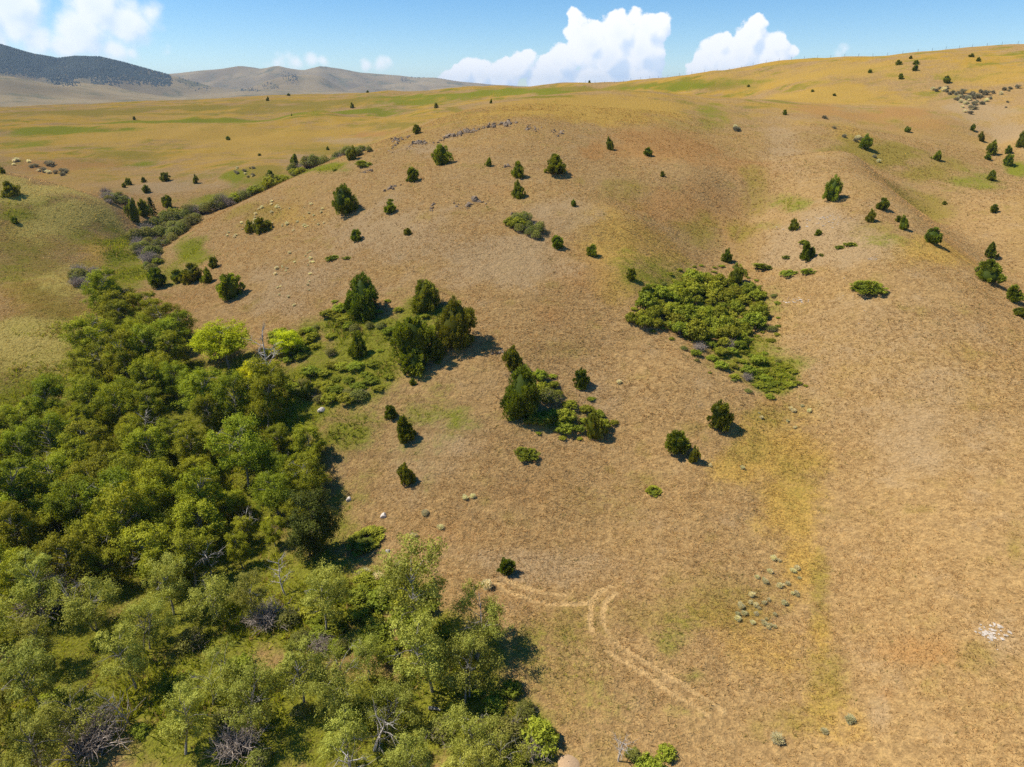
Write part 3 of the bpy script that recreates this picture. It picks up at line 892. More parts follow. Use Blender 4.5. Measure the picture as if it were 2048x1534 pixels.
def lobes_tree(seed, h=8.0, spread=2.6, nl=24, per=210, leaf=0.19, mat=None, bark=None, trunks=1, base=0.33, dead=0.12):
    """leafy tree: trunk with limbs, and a crown of leaf sprays hung on the limbs"""
    r = np.random.default_rng(seed)
    tb = Build(); cb = Build()
    for k in range(trunks):
        off = np.array([r.normal(0, 0.25), r.normal(0, 0.25), 0]) * (trunks > 1)
        lean = r.normal(0, 0.10, 2) + (off[:2] * 0.35)
        zs = np.linspace(-0.3, h * 0.84, 7)
        pts = np.stack([off[0] + lean[0] * zs + 0.13 * np.sin(zs * 0.9 + k), off[1] + lean[1] * zs + 0.13 * np.cos(zs * 0.7 + seed), zs], 1)
        rad = np.interp(zs / h, [0, 0.1, 0.9], [0.17, 0.13, 0.025]) * h / 8
        tb.tube(pts, rad, 6)
        m = nl // trunks
        for i in range(m):
            t = base + (0.98 - base) * (i + r.uniform(0, 1)) / m
            p0 = np.array([np.interp(t * h * 0.84, zs, pts[:, c]) for c in range(3)])
            th = i * 2.4 + r.uniform(-0.5, 0.5)
            reach = spread * (math.sin(math.pi * np.clip(0.18 + 0.72 * (t - base) / (1 - base), 0, 1)) ** 0.7) * r.uniform(0.55, 1.05)
            up = r.uniform(0.25, 0.75) * reach + 0.15 * h * (t > 0.85)
            p2 = p0 + np.array([math.cos(th) * reach, math.sin(th) * reach, up])
            p1 = (p0 + p2) / 2 + np.array([0, 0, 0.15 * reach]) + r.normal(0, 0.1, 3)
            tb.tube([p0, p1, p2], [0.05 * h / 8, 0.035 * h / 8, 0.012], 4)
            if r.uniform() < dead:                      # a bare limb
                for q in range(5):
                    e = p2 + unit(1, r)[0] * np.array([1, 1, 0.6]) * r.uniform(0.5, 1.1)
                    tb.tube([(p1 + p2) / 2 if q % 2 else p2, (p2 + e) / 2 + r.normal(0, .08, 3), e], [0.02, 0.013, 0.005], 3)
                continue
            for s in range(2):
                c = p2 if s == 0 else (p1 * 0.55 + p2 * 0.45 + r.normal(0, 0.35, 3))
                R = r.uniform(0.62, 1.05) * (1.0 if s == 0 else 0.8) * spread / 2.6
                n = int(per * (1 if s == 0 else 0.55))
                ns = 13
                sc = unit(ns, r) * (R * r.uniform(0.5, 1.18, ns))[:, None] * np.array([1.1, 1.1, 0.8])
                pick = r.integers(0, ns, n)
                d = sc[pick] / R + r.normal(0, 0.23, (n, 3))
                q = c + d * R
                d /= np.linalg.norm(d, axis=1)[:, None] + 1e-9
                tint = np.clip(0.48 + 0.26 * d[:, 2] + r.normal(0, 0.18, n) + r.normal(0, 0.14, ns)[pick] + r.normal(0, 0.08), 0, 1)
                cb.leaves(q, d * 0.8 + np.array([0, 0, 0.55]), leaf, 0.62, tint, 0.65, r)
    return [('trunk', tb.mesh('tree_trunk', bark or M_BARK)), ('crown', cb.mesh('tree_crown', mat or M_COT))]


def bare_tree(seed, h=6.0, n=11, mat=None, spread=1.7):
    r = np.random.default_rng(seed)
    parts = []
    tb = Build()
    zs = np.linspace(-0.2, h * 0.8, 6)
    pts = np.stack([0.2 * np.sin(zs * 0.7 + seed), 0.2 * np.cos(zs + seed), zs], 1)
    tb.tube(pts, np.linspace(0.13, 0.03, 6), 6)
    parts.append(('trunk', tb.mesh('bare_trunk', mat or M_DEAD)))
    for i in range(n):
        lb = Build()
        t = 0.3 + 0.7 * i / n
        p0 = np.array([np.interp(t * h * 0.8, zs, pts[:, c]) for c in range(3)])
        th = i * 2.4 + r.uniform(-.4, .4)
        L = spread * (1.15 - 0.5 * t) * r.uniform(0.6, 1.2)
        p3 = p0 + np.array([math.cos(th) * L, math.sin(th) * L, L * r.uniform(0.3, 0.9)])
        pm = (p0 + p3) / 2 + r.normal(0, 0.16, 3)
        lb.tube([p0, pm, p3], [0.055, 0.035, 0.008], 4)
        for q in range(6):
            a = pm + (p3 - pm) * r.uniform(-0.4, 1)
            e = a + ((p3 - p0) / np.linalg.norm(p3 - p0) + unit(1, r)[0] * 0.9) * r.uniform(0.3, 0.8)
            lb.tube([a, (a + e) / 2 + r.normal(0, .05, 3), e], [0.018, 0.012, 0.004], 3)
        parts.append(('limb', lb.mesh('bare_limb', mat or M_DEAD)))
    return parts


def brush_parts(seed, n=120, R=1.0, h=1.5, mat=None, leafmat=None, leafn=0):
    """tangle of thin stems, optionally with thin foliage; about 2 m wide"""
    r = np.random.default_rng(seed)
    b = Build()
    for i in range(n):
        th = r.uniform(0, 2 * math.pi); lean = r.uniform(0.1, 1.0)
        p0 = np.array([r.normal(0, 0.22), r.normal(0, 0.22), -0.05])
        p2 = p0 + np.array([math.cos(th) * lean * R, math.sin(th) * lean * R, h * r.uniform(0.55, 1.0) * (1.1 - 0.55 * lean)])
        pm = (p0 + p2) / 2 + np.array([0, 0, 0.22 * h]) + r.normal(0, 0.1, 3)
        b.tube([p0, pm, p2], [0.018, 0.014, 0.005], 3)
        for q in range(2):
            a = pm + (p2 - pm) * r.uniform(0, .9); e = a + unit(1, r)[0] * 0.35 + (p2 - p0) * 0.12
            b.tube([a, e], [0.009, 0.004], 3)
    parts = [('stem', b.mesh('brush_stem', mat or M_TWIG))]
    if leafn:
        c = Build()
        th = r.uniform(0, 2 * math.pi, leafn); u = np.sqrt(r.uniform(0, 1, leafn))
        d = np.stack([np.cos(th) * u, np.sin(th) * u, np.sqrt(1 - u * u * .9)], 1)
        d /= np.linalg.norm(d, axis=1)[:, None]
        q = d * np.array([R, R, h]) * (lump(d, r, 14, 0.3) * r.uniform(0.6, 1.0, leafn))[:, None]
        c.leaves(q, d + np.array([0, 0, .4]), 0.075, 0.5, np.clip(0.45 + 0.3 * d[:, 2] + r.normal(0, 0.2, leafn) - .2, 0, 1), 0.7, r)
        parts.append(('foliage', c.mesh('brush_foliage', leafmat or M_OLI)))
    return parts


def shrub_parts(seed, mat=None, nl=13, per=260, leaf=0.075, h=0.9):
    """leafy shrub, one unit of radius"""
    r = np.random.default_rng(seed)
    b = Build(); c = Build()
    for i in range(nl):
        th = i * 2.4 + r.uniform(-.3, .3); u = 0.78 * math.sqrt((i + 0.4) / nl)
        p = np.array([math.cos(th) * u, math.sin(th) * u, h * (0.36 + 0.62 * (1 - u * u)) * r.uniform(0.7, 1.05)])
        b.tube([(p[0] * .15, p[1] * .15, -0.1), (p[0] * .6, p[1] * .6, p[2] * .55), p], [0.03, 0.022, 0.008], 4)
        R = r.uniform(0.26, 0.42)
        ns = 9
        sc = unit(ns, r) * r.uniform(0.4, 1.15, ns)[:, None]
        d = sc[r.integers(0, ns, per)] + r.normal(0, 0.25, (per, 3))
        q = p + d * R * np.array([1.1, 1.1, 0.85])
        d /= np.linalg.norm(d, axis=1)[:, None] + 1e-9
        q[:, 2] = np.maximum(q[:, 2], 0.0)
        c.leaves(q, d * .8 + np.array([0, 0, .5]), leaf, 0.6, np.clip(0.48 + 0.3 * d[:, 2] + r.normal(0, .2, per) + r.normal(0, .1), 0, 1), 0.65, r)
    return [('stem', b.mesh('shrub_stem', M_TWIG)), ('foliage', c.mesh('shrub_foliage', mat or M_SHR))]


def spruce_parts(seed, mat):
    """tiered conifer one metre high and 0.45 wide"""
    r = np.random.default_rng(seed)
    b = Build(); t = Build()
    t.tube([(0, 0, -0.03), (0, 0, 0.5), (0, 0, 1.0)], [0.025, 0.017, 0.003], 5)
    for i in range(15):
        z = 0.1 + 0.88 * i / 15; R = 0.23 * (1 - (i / 15.5)) ** 0.85 + 0.012
        for k in range(8):
            th = k * 2 * math.pi / 8 + i * 0.7 + r.uniform(-.2, .2); L = R * r.uniform(0.75, 1.15)
            n = 9; s = r.uniform(0.1, 1, n)
            P = np.stack([np.cos(th) * L * s, np.sin(th) * L * s, z - 0.18 * L * s], 1) + r.normal(0, .006, (n, 3))
            D = np.stack([np.cos(th) + r.normal(0, .8, n), np.sin(th) + r.normal(0, .8, n), r.normal(-.1, .3, n)], 1)
            b.spikes(P, D, 0.055, 0.022, np.clip(0.15 + 0.6 * s + r.normal(0, .15, n), 0, 1), r)
    return [('trunk', t.mesh('spruce_trunk', M_BROWN)), ('crown', b.mesh('spruce_crown', mat))]


def stem_mesh(mat, r0=0.05):
    b = Build()
    b.tube([(0, 0, -0.12), (0.01, 0, 0.2), (0.03, 0.02, 0.6)], [r0, r0 * .8, r0 * .4], 5)
    return b.mesh('juniper_trunk', mat)


JT = stem_mesh(M_BROWN)
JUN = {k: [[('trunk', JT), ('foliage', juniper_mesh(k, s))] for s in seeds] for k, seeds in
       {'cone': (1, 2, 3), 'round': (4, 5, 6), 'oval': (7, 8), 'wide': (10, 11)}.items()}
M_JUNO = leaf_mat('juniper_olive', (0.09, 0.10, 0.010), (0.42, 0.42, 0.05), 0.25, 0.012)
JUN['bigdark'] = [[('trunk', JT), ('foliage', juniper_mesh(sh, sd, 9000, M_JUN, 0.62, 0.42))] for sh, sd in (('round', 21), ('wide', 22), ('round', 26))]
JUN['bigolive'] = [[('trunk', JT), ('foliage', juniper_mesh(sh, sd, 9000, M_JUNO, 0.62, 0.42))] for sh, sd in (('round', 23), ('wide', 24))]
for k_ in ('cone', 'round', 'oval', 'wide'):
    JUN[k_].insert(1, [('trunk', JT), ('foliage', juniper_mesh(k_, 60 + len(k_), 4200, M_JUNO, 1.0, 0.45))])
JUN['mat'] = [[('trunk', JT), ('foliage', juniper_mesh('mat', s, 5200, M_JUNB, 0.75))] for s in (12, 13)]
JUN['spruce'] = [spruce_parts(31, M_DARK), spruce_parts(32, M_DARK)]
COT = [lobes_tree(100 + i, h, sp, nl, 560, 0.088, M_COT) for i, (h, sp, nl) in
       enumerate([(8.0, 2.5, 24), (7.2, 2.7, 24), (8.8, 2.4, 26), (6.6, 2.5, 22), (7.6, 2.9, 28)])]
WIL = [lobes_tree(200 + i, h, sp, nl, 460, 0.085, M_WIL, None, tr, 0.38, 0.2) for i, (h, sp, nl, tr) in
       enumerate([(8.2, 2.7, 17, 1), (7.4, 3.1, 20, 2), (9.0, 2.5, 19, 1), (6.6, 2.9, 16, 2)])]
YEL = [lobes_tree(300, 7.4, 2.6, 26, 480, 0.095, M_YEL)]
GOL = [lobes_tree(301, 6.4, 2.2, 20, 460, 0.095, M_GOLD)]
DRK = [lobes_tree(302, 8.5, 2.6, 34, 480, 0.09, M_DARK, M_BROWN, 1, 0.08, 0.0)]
SNAG_KINDS = [bare_tree(400 + i, 6.0, 11) for i in range(3)]
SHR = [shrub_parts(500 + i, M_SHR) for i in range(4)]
OLI = [brush_parts(520 + i, 60, 1.0, 1.3, M_TWIG, M_OLI, 1800) for i in range(3)]
TWG = [brush_parts(540 + i, 150, 1.0, 1.3, bark_mat('grey_twig', (0.40, 0.33, 0.27), (0.24, 0.19, 0.15))) for i in range(2)]


def sage_mesh(seed, mat):
    r = np.random.default_rng(seed)
    b = Build()
    n = 520
    th = r.uniform(0, 2 * math.pi, n); u = np.sqrt(r.uniform(0, 1, n))
    d = np.stack([np.cos(th) * u, np.sin(th) * u, np.sqrt(1 - .85 * u * u)], 1)
    P = d * np.array([0.42, 0.42, 0.55]) * (lump(d, r, 12, 0.45) * r.uniform(0.55, 1, n))[:, None]
    b.spikes(P, d + r.normal(0, .5, (n, 3)) + np.array([0, 0, .4]), r.uniform(.14, .32, n), r.uniform(.02, .045, n), np.clip(.35 + .5 * d[:, 2] + r.normal(0, .2, n), 0, 1), r)
    T, TH = np.meshgrid(np.linspace(0, 1, 5), np.arange(10) * 2 * math.pi / 10, indexing='ij')
    dd = np.stack([np.cos(TH.ravel()) * np.cos(T.ravel() * 1.5), np.sin(TH.ravel()) * np.cos(T.ravel() * 1.5), np.sin(T.ravel() * 1.5)], 1)
    i = np.arange(4)[:, None] * 10; j = np.arange(10)[None]
    b.add(dd * np.array([0.31, 0.31, 0.33]) * lump(dd, r, 9, 0.4)[:, None], np.stack([i + j, i + (j + 1) % 10, i + 10 + (j + 1) % 10, i + 10 + j], -1).reshape(-1, 4), 4, 0.4)
    return b.mesh('sage_foliage', mat)


SAGE = [sage_mesh(600 + i, M_SAGE) for i in range(4)]
SAGE_DARK = [sage_mesh(610 + i, M_SAGED) for i in range(3)]


def thing(name, parts, loc, rz, scale, label, cat, group=None, tilt=(0, 0)):
    e = obj(name, None, None, loc, (tilt[0], tilt[1], rz), scale)
    e.empty_display_size = 0.3
    tag(e, label, cat, group)
    for pn, me in parts:
        obj(pn, me, e)
    return e


def measure(px, py, w, h):
    """ground point, real width and height of something seen centred at (px,py) and w x h pixels large"""
    lift = 0.0
    for _ in range(4):
        x, y, z = [float(v[0]) for v in sight(px, py, lift)]
        dep = depth_of(x, y, z + lift)
        W = w * dep / F; Hs = h * dep / F
        dl = math.atan2(CAM_Z - z, math.hypot(x, y))
        H = math.sqrt(max(Hs ** 2 - (W * math.sin(dl)) ** 2, (0.42 * Hs) ** 2)) / max(math.cos(dl), .3)
        lift = H * 0.5
    return x, y, z, W, H


# ------------------------------------------------------------------ junipers and single shrubs
G_J = 'junipers scattered over the hillsides'
PLANTS = [  # px, py of the middle, width, height in pixels, kind, label
    (834,258,17,18,'round','small dark juniper on the hill shoulder above the jagged rock cluster'),
    (703,305,25,28,'oval','dark juniper standing on the hill edge above the brushy gulch'),
    (885,308,40,38,'round','round juniper just below the start of the long rock band'),
    (1110,327,52,38,'wide','broad low spreading dark juniper below the hilltop'),
    (1037,337,28,31,'cone','pointed juniper beside a pale rock, directly above another of its size'),
    (1035,377,30,34,'cone','ragged pointed juniper between the rocky ledges, below a similar one'),
    (977,323,14,17,'cone','small pointed juniper alone below the rock band'),
    (1221,286,18,26,'oval','slim upright juniper beside the orange bare patch on the hilltop'),
    (1297,303,19,17,'round','small ragged juniper on the orange flank near the hilltop'),
    (1325,347,11,11,'round','tiny juniper alone on the orange flank of the hill'),
    (823,348,30,28,'round','compact juniper on the open shoulder between two rock ridges'),
    (690,397,54,56,'bigdark','large rounded juniper on the open left shoulder of the hill'),
    (779,414,25,23,'round','dark bushy juniper below a bright green low one'),
    (782,396,17,10,'mat','bright green low juniper below the small rock ridge'),
    (1148,405,11,14,'oval','tiny upright juniper right of the upper rocky ledge'),
    (714,469,26,22,'round','small round juniper on the bare pinkish slope'),
    (815,462,19,14,'wide','low green juniper tuft on the pale tussock slope'),
    (727,322,44,18,'mat','long bright green creeping juniper on the hill edge'),
    (1185,500,27,23,'round','small round juniper on the yellow slope below the rocky shrub'),
    (1263,547,21,23,'round','small round juniper above the big gully thicket'),
    (1300,583,36,30,'round','greyish leafy bush at the upper edge of the gully thicket'),
    (497,453,22,25,'round','small dark juniper touching a wider one on the grey sage slope'),
    (522,448,42,28,'wide','wide low juniper touching a smaller one on the grey sage slope'),
    (428,524,21,22,'round','small dark juniper above the low juniper clump near the grove'),
    (358,551,26,26,'round','small juniper at the end of a low juniper clump by the creek'),
    (385,543,44,36,'wide','dark spreading juniper in the low clump by the creek'),
    (413,550,26,30,'cone','paler feathery juniper in the middle of the low clump'),
    (458,571,50,47,'round','large ragged juniper below the low juniper clump'),
    (313,555,38,40,'round','grey green round bush at the green edge of the creek'),
    (720,590,76,84,'bigdark','big dark rounded juniper at the top of the green hollow'),
    (736,624,28,36,'oval','small green juniper at the foot of the big dark one'),
    (850,590,62,60,'bigolive','pointed juniper with a pale bare side in the green hollow'),
    (915,642,98,98,'bigolive','big bright olive juniper at the end of the green hollow'),
    (824,676,88,92,'bigdark','big dark irregular juniper in the middle of the hollow'),
    (826,722,60,50,'round','dark juniper hanging at the lower edge of the hollow'),
    (872,698,36,42,'cone','bluish grey small juniper under the big olive one'),
    (713,688,36,50,'cone','brownish juniper standing alone in the yellow grass of the hollow'),
    (1028,713,42,50,'cone','neat dark cone juniper just above the shrub thicket'),
    (1042,784,90,100,'bigdark','tall dark juniper at the end of the hillside thicket'),
    (1163,755,35,36,'round','round juniper above the thicket with a clear shadow'),
    (1190,848,44,56,'bigolive','loose juniper at the lowest corner of the thicket'),
    (615,780,36,36,'round','round dark green juniper within the toe thicket'),
    (826,762,16,14,'round','tiny juniper below the green hollow'),
    (782,822,28,27,'round','small juniper next to a taller feathery one'),
    (809,855,42,52,'cone','feathery cone juniper on the contour line path'),
    (813,946,38,44,'cone','dark conical juniper on open slope near a pale stick'),
    (1010,1130,38,36,'round','small bright round juniper at the start of the wheel ruts'),
    (1442,828,52,54,'round','large round juniper beside the golden gully floor'),
    (1357,880,50,50,'round','bright round juniper with a smaller one at its foot'),
    (1388,907,25,34,'oval','small juniper at the foot of a bright round one'),
    (1732,283,24,28,'oval','dark juniper on the spur crest among grey sage'),
    (1665,376,40,48,'oval','tall dark juniper on the spur above the white stones'),
    (1766,407,25,24,'round','round juniper just behind the spur crest'),
    (1743,429,20,24,'cone','small ragged juniper on the spur crest'),
    (1809,444,21,28,'cone','pointed juniper with a tiny one beside it behind the crest'),
    (1798,437,12,13,'round','tiny juniper beside a pointed one behind the crest'),
    (1869,471,35,33,'round','dense round juniper behind the golden spur crest'),
    (1587,448,21,23,'round','small dark juniper at the edge of the stony patch'),
    (1636,464,16,13,'round','tiny round juniper below the white stones'),
    (1615,500,33,36,'cone','dark juniper in the middle of the stony patch'),
    (1454,510,21,28,'oval','small dark upright juniper at the head of the gully thicket'),
    (1475,547,36,40,'oval','dark juniper touching the top of the gully thicket'),
    (1983,499,25,30,'cone','small cone juniper above the largest one in the draw'),
    (1979,540,50,44,'wide','largest dark juniper in the draw behind the spur'),
    (2028,584,36,32,'cone','leaning ragged juniper on the far side of the crest'),
    (2042,622,36,18,'wide','low dark juniper spreading on the end of the crest'),
    (1740,560,80,42,'mat','large flat green juniper mat on the bare spur'),
    (1530,531,52,13,'mat','narrow green juniper mat at the edge of the gully'),
    (1580,543,42,10,'mat','long thin green mat between two others on the stony patch'),
    (1618,538,32,14,'mat','oval juniper mat below the dark stony patch juniper'),
    (1703,484,27,13,'mat','small bright mat beside a thinner one on the stony patch'),
    (1681,491,22,9,'mat','thin flat mat beside a brighter one on the stony patch'),
    (1574,510,22,11,'mat','small juniper mat on the stony patch below the edge juniper'),
    (1609,479,25,13,'mat','greyish low mat just above the stony patch juniper'),
    (1644,506,16,9,'mat','tiny mat at the foot of the stony patch juniper'),
    (733,1058,88,66,'mat','wide bright green low bush near the dark tree'),
    (1052,893,58,42,'mat','ragged low green bush below the hillside thicket'),
    (1308,973,38,26,'mat','low olive bush alone on the lower slope'),
    (1115,482,30,26,'round','bright green small bush below the rocky ledge shrub'),
    (665,508,32,20,'mat','flat olive mat on the pinkish slope'),
    (695,511,22,13,'mat','tiny flat mat with a green sprig on the pinkish slope'),
    (670,335,14,10,'mat','small green bush on the hill edge over the gulch'),
    (1875,310,19,19,'cone','dark cone juniper alone on the far golden slope'),
    (1985,350,20,20,'cone','dark pointed juniper beside the far green draw'),
    (1989,416,16,17,'round','round juniper on the slope behind the spur draw'),
    (1889,405,10,7,'round','tiny shrub on the slope behind the spur draw'),
    (1815,258,12,11,'oval','tiny dark juniper on the orange slope beyond the spur'),
    (1570,224,9,10,'round','tiny round juniper at the head of the gully'),
    (18,376,34,28,'wide','dark spreading juniper on the green left hillside'),
    (4,340,12,14,'round','small dark bush at the top of the left hillside'),
    (30,440,16,14,'round','faint small bush on the olive left hillside'),
    (265,420,28,46,'oval','dark upright tree in the brown creek brush'),
    (303,412,22,40,'spruce','small pointed spruce standing in the brown creek brush'),
    (284,415,26,34,'round','grey green bush between the two creek trees'),
    (334,402,24,24,'round','dark juniper pair-like bush on the bank beyond the creek'),
    (588,318,17,21,'cone','pointed juniper on the pale bank beyond the gulch'),
    (541,350,20,20,'cone','dark juniper over the gulch brush beside a leafy one'),
]
SHARED = [  # look-alikes that only their place tells apart
    ([(330,353,20,17,'round'),(390,357,12,18,'oval'),(286,359,11,11,'round'),(292,377,16,15,'round'),(256,363,14,14,'round'),(247,370,9,10,'oval')],
     'small dark juniper on the pale bank beyond the creek', 'junipers on the bank beyond the creek'),
    ([(268,236,6,7,'round'),(456,276,10,8,'round'),(535,197,7,9,'cone'),(577,189,7,5,'round'),(703,210,9,11,'cone'),(735,180,6,5,'cone'),(872,211,10,10,'round'),(982,202,6,9,'cone'),(519,309,7,5,'round'),(655,296,7,8,'cone'),(583,229,3,5,'oval')],
     'tiny dark juniper on the streaked golden plateau', 'junipers on the plateau'),
    ([(1740,142,8,7,'round'),(1797,124,13,9,'wide'),(1832,124,13,8,'wide'),(1831,135,13,11,'round'),(1802,152,11,11,'round'),(1895,158,14,14,'round'),(1822,114,8,6,'wide'),(1944,110,12,7,'wide'),(1957,118,9,8,'wide'),(1669,189,8,5,'round'),(1625,181,7,5,'round'),(1497,171,6,5,'round'),(1179,163,5,5,'round')],
     'small dark juniper on the golden slope below the skyline fence', 'junipers below the fence'),
    ([(1946,254,12,13,'oval'),(1965,272,14,20,'oval'),(1986,294,22,28,'cone'),(2019,298,14,17,'oval'),(2017,319,19,22,'round'),(1977,313,13,12,'round'),(2046,278,22,30,'round')],
     'green juniper crowding the far bushy draw', 'junipers of the far draw'),
]


def put_plant(e, label, group, k):
    px, py, w, h, kind = e
    x, y, z, W, H = measure(px, py, w, h)
    v = JUN[kind][k % len(JUN[kind])]
    name = {'mat': 'creeping_juniper', 'spruce': 'spruce_tree'}.get(kind, 'juniper_tree')
    cat = {'mat': 'shrub', 'spruce': 'spruce'}.get(kind, 'juniper')
    if kind == 'spruce': W = W / 0.45
    if kind == 'mat': H = min(H, 0.22 * W)
    fx = W * random.uniform(0.95, 1.08); fy = W * random.uniform(0.9, 1.05)
    thing(name, v, (x, y, z - 0.05), random.uniform(0, 6.28), (fx, fy, H), label, cat, group, (random.gauss(0, .07), random.gauss(0, .07)))


for k, (px, py, w, h, kind, label) in enumerate(PLANTS):
    put_plant((px, py, w, h, kind), label, None if kind == 'spruce' else G_J, k)
for items, label, group in SHARED:
    for k, e in enumerate(items):
        put_plant(e, label, group, k + 3)

# ------------------------------------------------------------------ the grove along the creek


def scatter_px(poly, spacing, lift, jitter_seed, tries=4000, taken=None):
    """ground points whose raised position falls inside a region of the photograph, spaced apart in metres"""
    r = np.random.default_rng(jitter_seed)
    p = np.array(poly, float); lo = p.min(0); hi = p.max(0)
    q = r.uniform(lo, hi, (tries, 2))
    q = q[inside(q[:, 0], q[:, 1], poly)]
    x, y, z = sight(q[:, 0], q[:, 1], lift)
    out = taken if taken is not None else []
    new = []
    for a, b, c in zip(x, y, z):
        if all((a - o[0]) ** 2 + (b - o[1]) ** 2 > spacing ** 2 for o in out):
            out.append((a, b)); new.append((float(a), float(b), float(c)))
    return new


def grove_label(x, y):
    marks = [((453,700), 7, 'green cottonwood crowding the yellow green tree', 'cottonwoods by the yellow tree'),
             ((605,1040), 8, 'green cottonwood crown pressing against the dark dense tree', 'cottonwoods by the dark tree'),
             ((283,850), 7, 'green cottonwood around the pale dead crown', 'cottonwoods round the dead crown'),
             ((230,610), 13, 'bright cottonwood at the narrow upper tip of the grove', 'cottonwoods at the grove tip'),
             ((340,650), 9, 'cottonwood at the grove edge by the bare pink slope', 'cottonwoods by the pink slope'),
             ((620,880), 7, 'cottonwood along the grove edge facing the dry slope', 'cottonwoods at the slope edge'),
             ((130,790), 13, 'cottonwood along the grove edge below the olive hillside', 'cottonwoods below the hillside'),
             ((420,1090), 9, 'cottonwood at the lower rim of the dense grove near bleached branches', 'cottonwoods at the lower rim')]
    for (px, py), rad, lab, grp in marks:
        mx, my, _ = [float(v[0]) for v in sight(px, py, 3.5)]
        if math.hypot(x - mx, y - my) < rad: return lab, grp
    return 'leafy green cottonwood in the heart of the dense grove', 'cottonwoods in the grove heart'


GROVE_UP = [(190,575),(250,570),(300,600),(365,630),(380,665),(400,690),(470,690),(540,745),(530,800),(600,850),(640,880),(630,960),(560,1000),(500,1060),(420,1090),(300,1110),(100,1120),(-50,1140),(-130,1000),(-110,800),(40,790),(150,775),(190,720),(180,650)]
taken = []
FIXED = [ # crown middle px, py, crown width px, parts, scale trim, label, name
    (452,696,104,YEL[0],'bright yellow green cottonwood at the edge of the grove'),
    (496,728,66,GOL[0],'clear lemon yellow tree beside the bare white snag'),
    (418,684,74,YEL[0],'smaller yellow green cottonwood on the creek side of the brightest tree'),
    (575,672,60,YEL[0],'small yellow green tree among the shrubs over the bare white snag'),
    (612,1046,96,DRK[0],'dark green dense tree at the grove edge casting a long shadow'),
]
for px, py, w, parts, label in FIXED:
    x, y, z = [float(v[0]) for v in sight(px, py, 4.0 if parts is DRK[0] else 3.0)]
    s = w * depth_of(x, y, z + 4) / F / 5.6
    taken.append((x, y))
    if parts is not DRK[0]: taken += [(x + .6, y - 2.6), (x + 2.2, y - 1.6), (x + .8, y - 4.6)]
    thing('dark_tree' if parts is DRK[0] else 'cottonwood_tree', parts, (x, y, z - 0.1), random.uniform(0, 6), (s, s, s * (1.0 if parts is DRK[0] else 0.64)), label, 'tree', None)
for k, (x, y, z) in enumerate(scatter_px(GROVE_UP, 3.35, 4.6, 3, 9000, taken)):
    lab = grove_label(x, y)
    s = random.uniform(0.62, 1.06) * (0.72 if 'facing the dry' in lab[0] or 'dark dense' in lab[0] else 1.0)
    thing('cottonwood_tree', random.choice(COT), (x, y, z - 0.1), random.uniform(0, 6.28), (s, s, s * random.uniform(0.72, 1.06)),
          lab[0], 'tree', lab[1], (random.gauss(0, .04), random.gauss(0, .04)))
OPEN = [(830,1200,150,'broad leafy aspen on the slope edge of the open grove'),(950,1245,110,'leaning aspen casting its shadow on the dry slope'),(860,1300,130,'tall aspen whose pale trunk stands clear over the fallen log'),
        (930,1320,110,'aspen standing over the dark shade at the slope edge'),(640,1190,100,'rounded leafy aspen beside the reddish bare soil')]
OPEN2 = [(690,1340,130),(595,1330,130),(760,1380,120),(690,1450,120),(400,1330,110),(350,1420,130),(480,1390,140),(55,1350,150),(140,1400,120),(50,1480,130),(955,1440,130),(820,1500,120),
         (1000,1490,110),(250,1300,120),(270,1225,110),(330,1155,110),(160,1180,120),(60,1170,120),(420,1160,110),(500,1170,90),(-60,1260,140),
         (920,1530,120),(730,1270,90),(60,1260,100),(-80,1420,140),(20,1560,120),(640,1560,110)]
def open_label(px, py):
    for (mx, my), rad, lab in (((745,1430),130,'pale trunked aspen next to the white forked snag'),((180,1470),130,'grey green aspen beside the large grey brush tangle'),((90,1200),130,'grey green aspen around the wide brownish dead bush'),
                               ((530,1235),120,'aspen near the upright grey dead bush in bright grass'),((400,1120),110,'aspen below the bleached dead branches of the grove rim'),((960,1480),110,'aspen at the dry slope edge below the fallen log'),
                               ((470,1440),120,'aspen over the grey brush tangle in open grass')):
        if math.hypot(px - mx, py - my) < rad: return lab, 'aspens: ' + lab[:28]
    return 'grey green pale trunked aspen in the open grass of the grove', 'aspens of the open grove'


for k, e in enumerate(OPEN + OPEN2):
    px, py, w = e[:3]
    x, y, z = [float(v[0]) for v in sight(px, py, 4.4)]
    s = w * (1.0 if len(e) > 3 else 0.84) * depth_of(x, y, z + 4.4) / F / 6.0
    taken.append((x, y))
    thing('aspen_tree', WIL[k % 4], (x, y, z - 0.1), random.uniform(0, 6.28), (s, s, max(s, 0.62) * random.uniform(0.9, 1.1)),
          e[3] if len(e) > 3 else open_label(px, py)[0], 'tree', None if len(e) > 3 else open_label(px, py)[1], (random.gauss(0, .05), random.gauss(0, .05)))

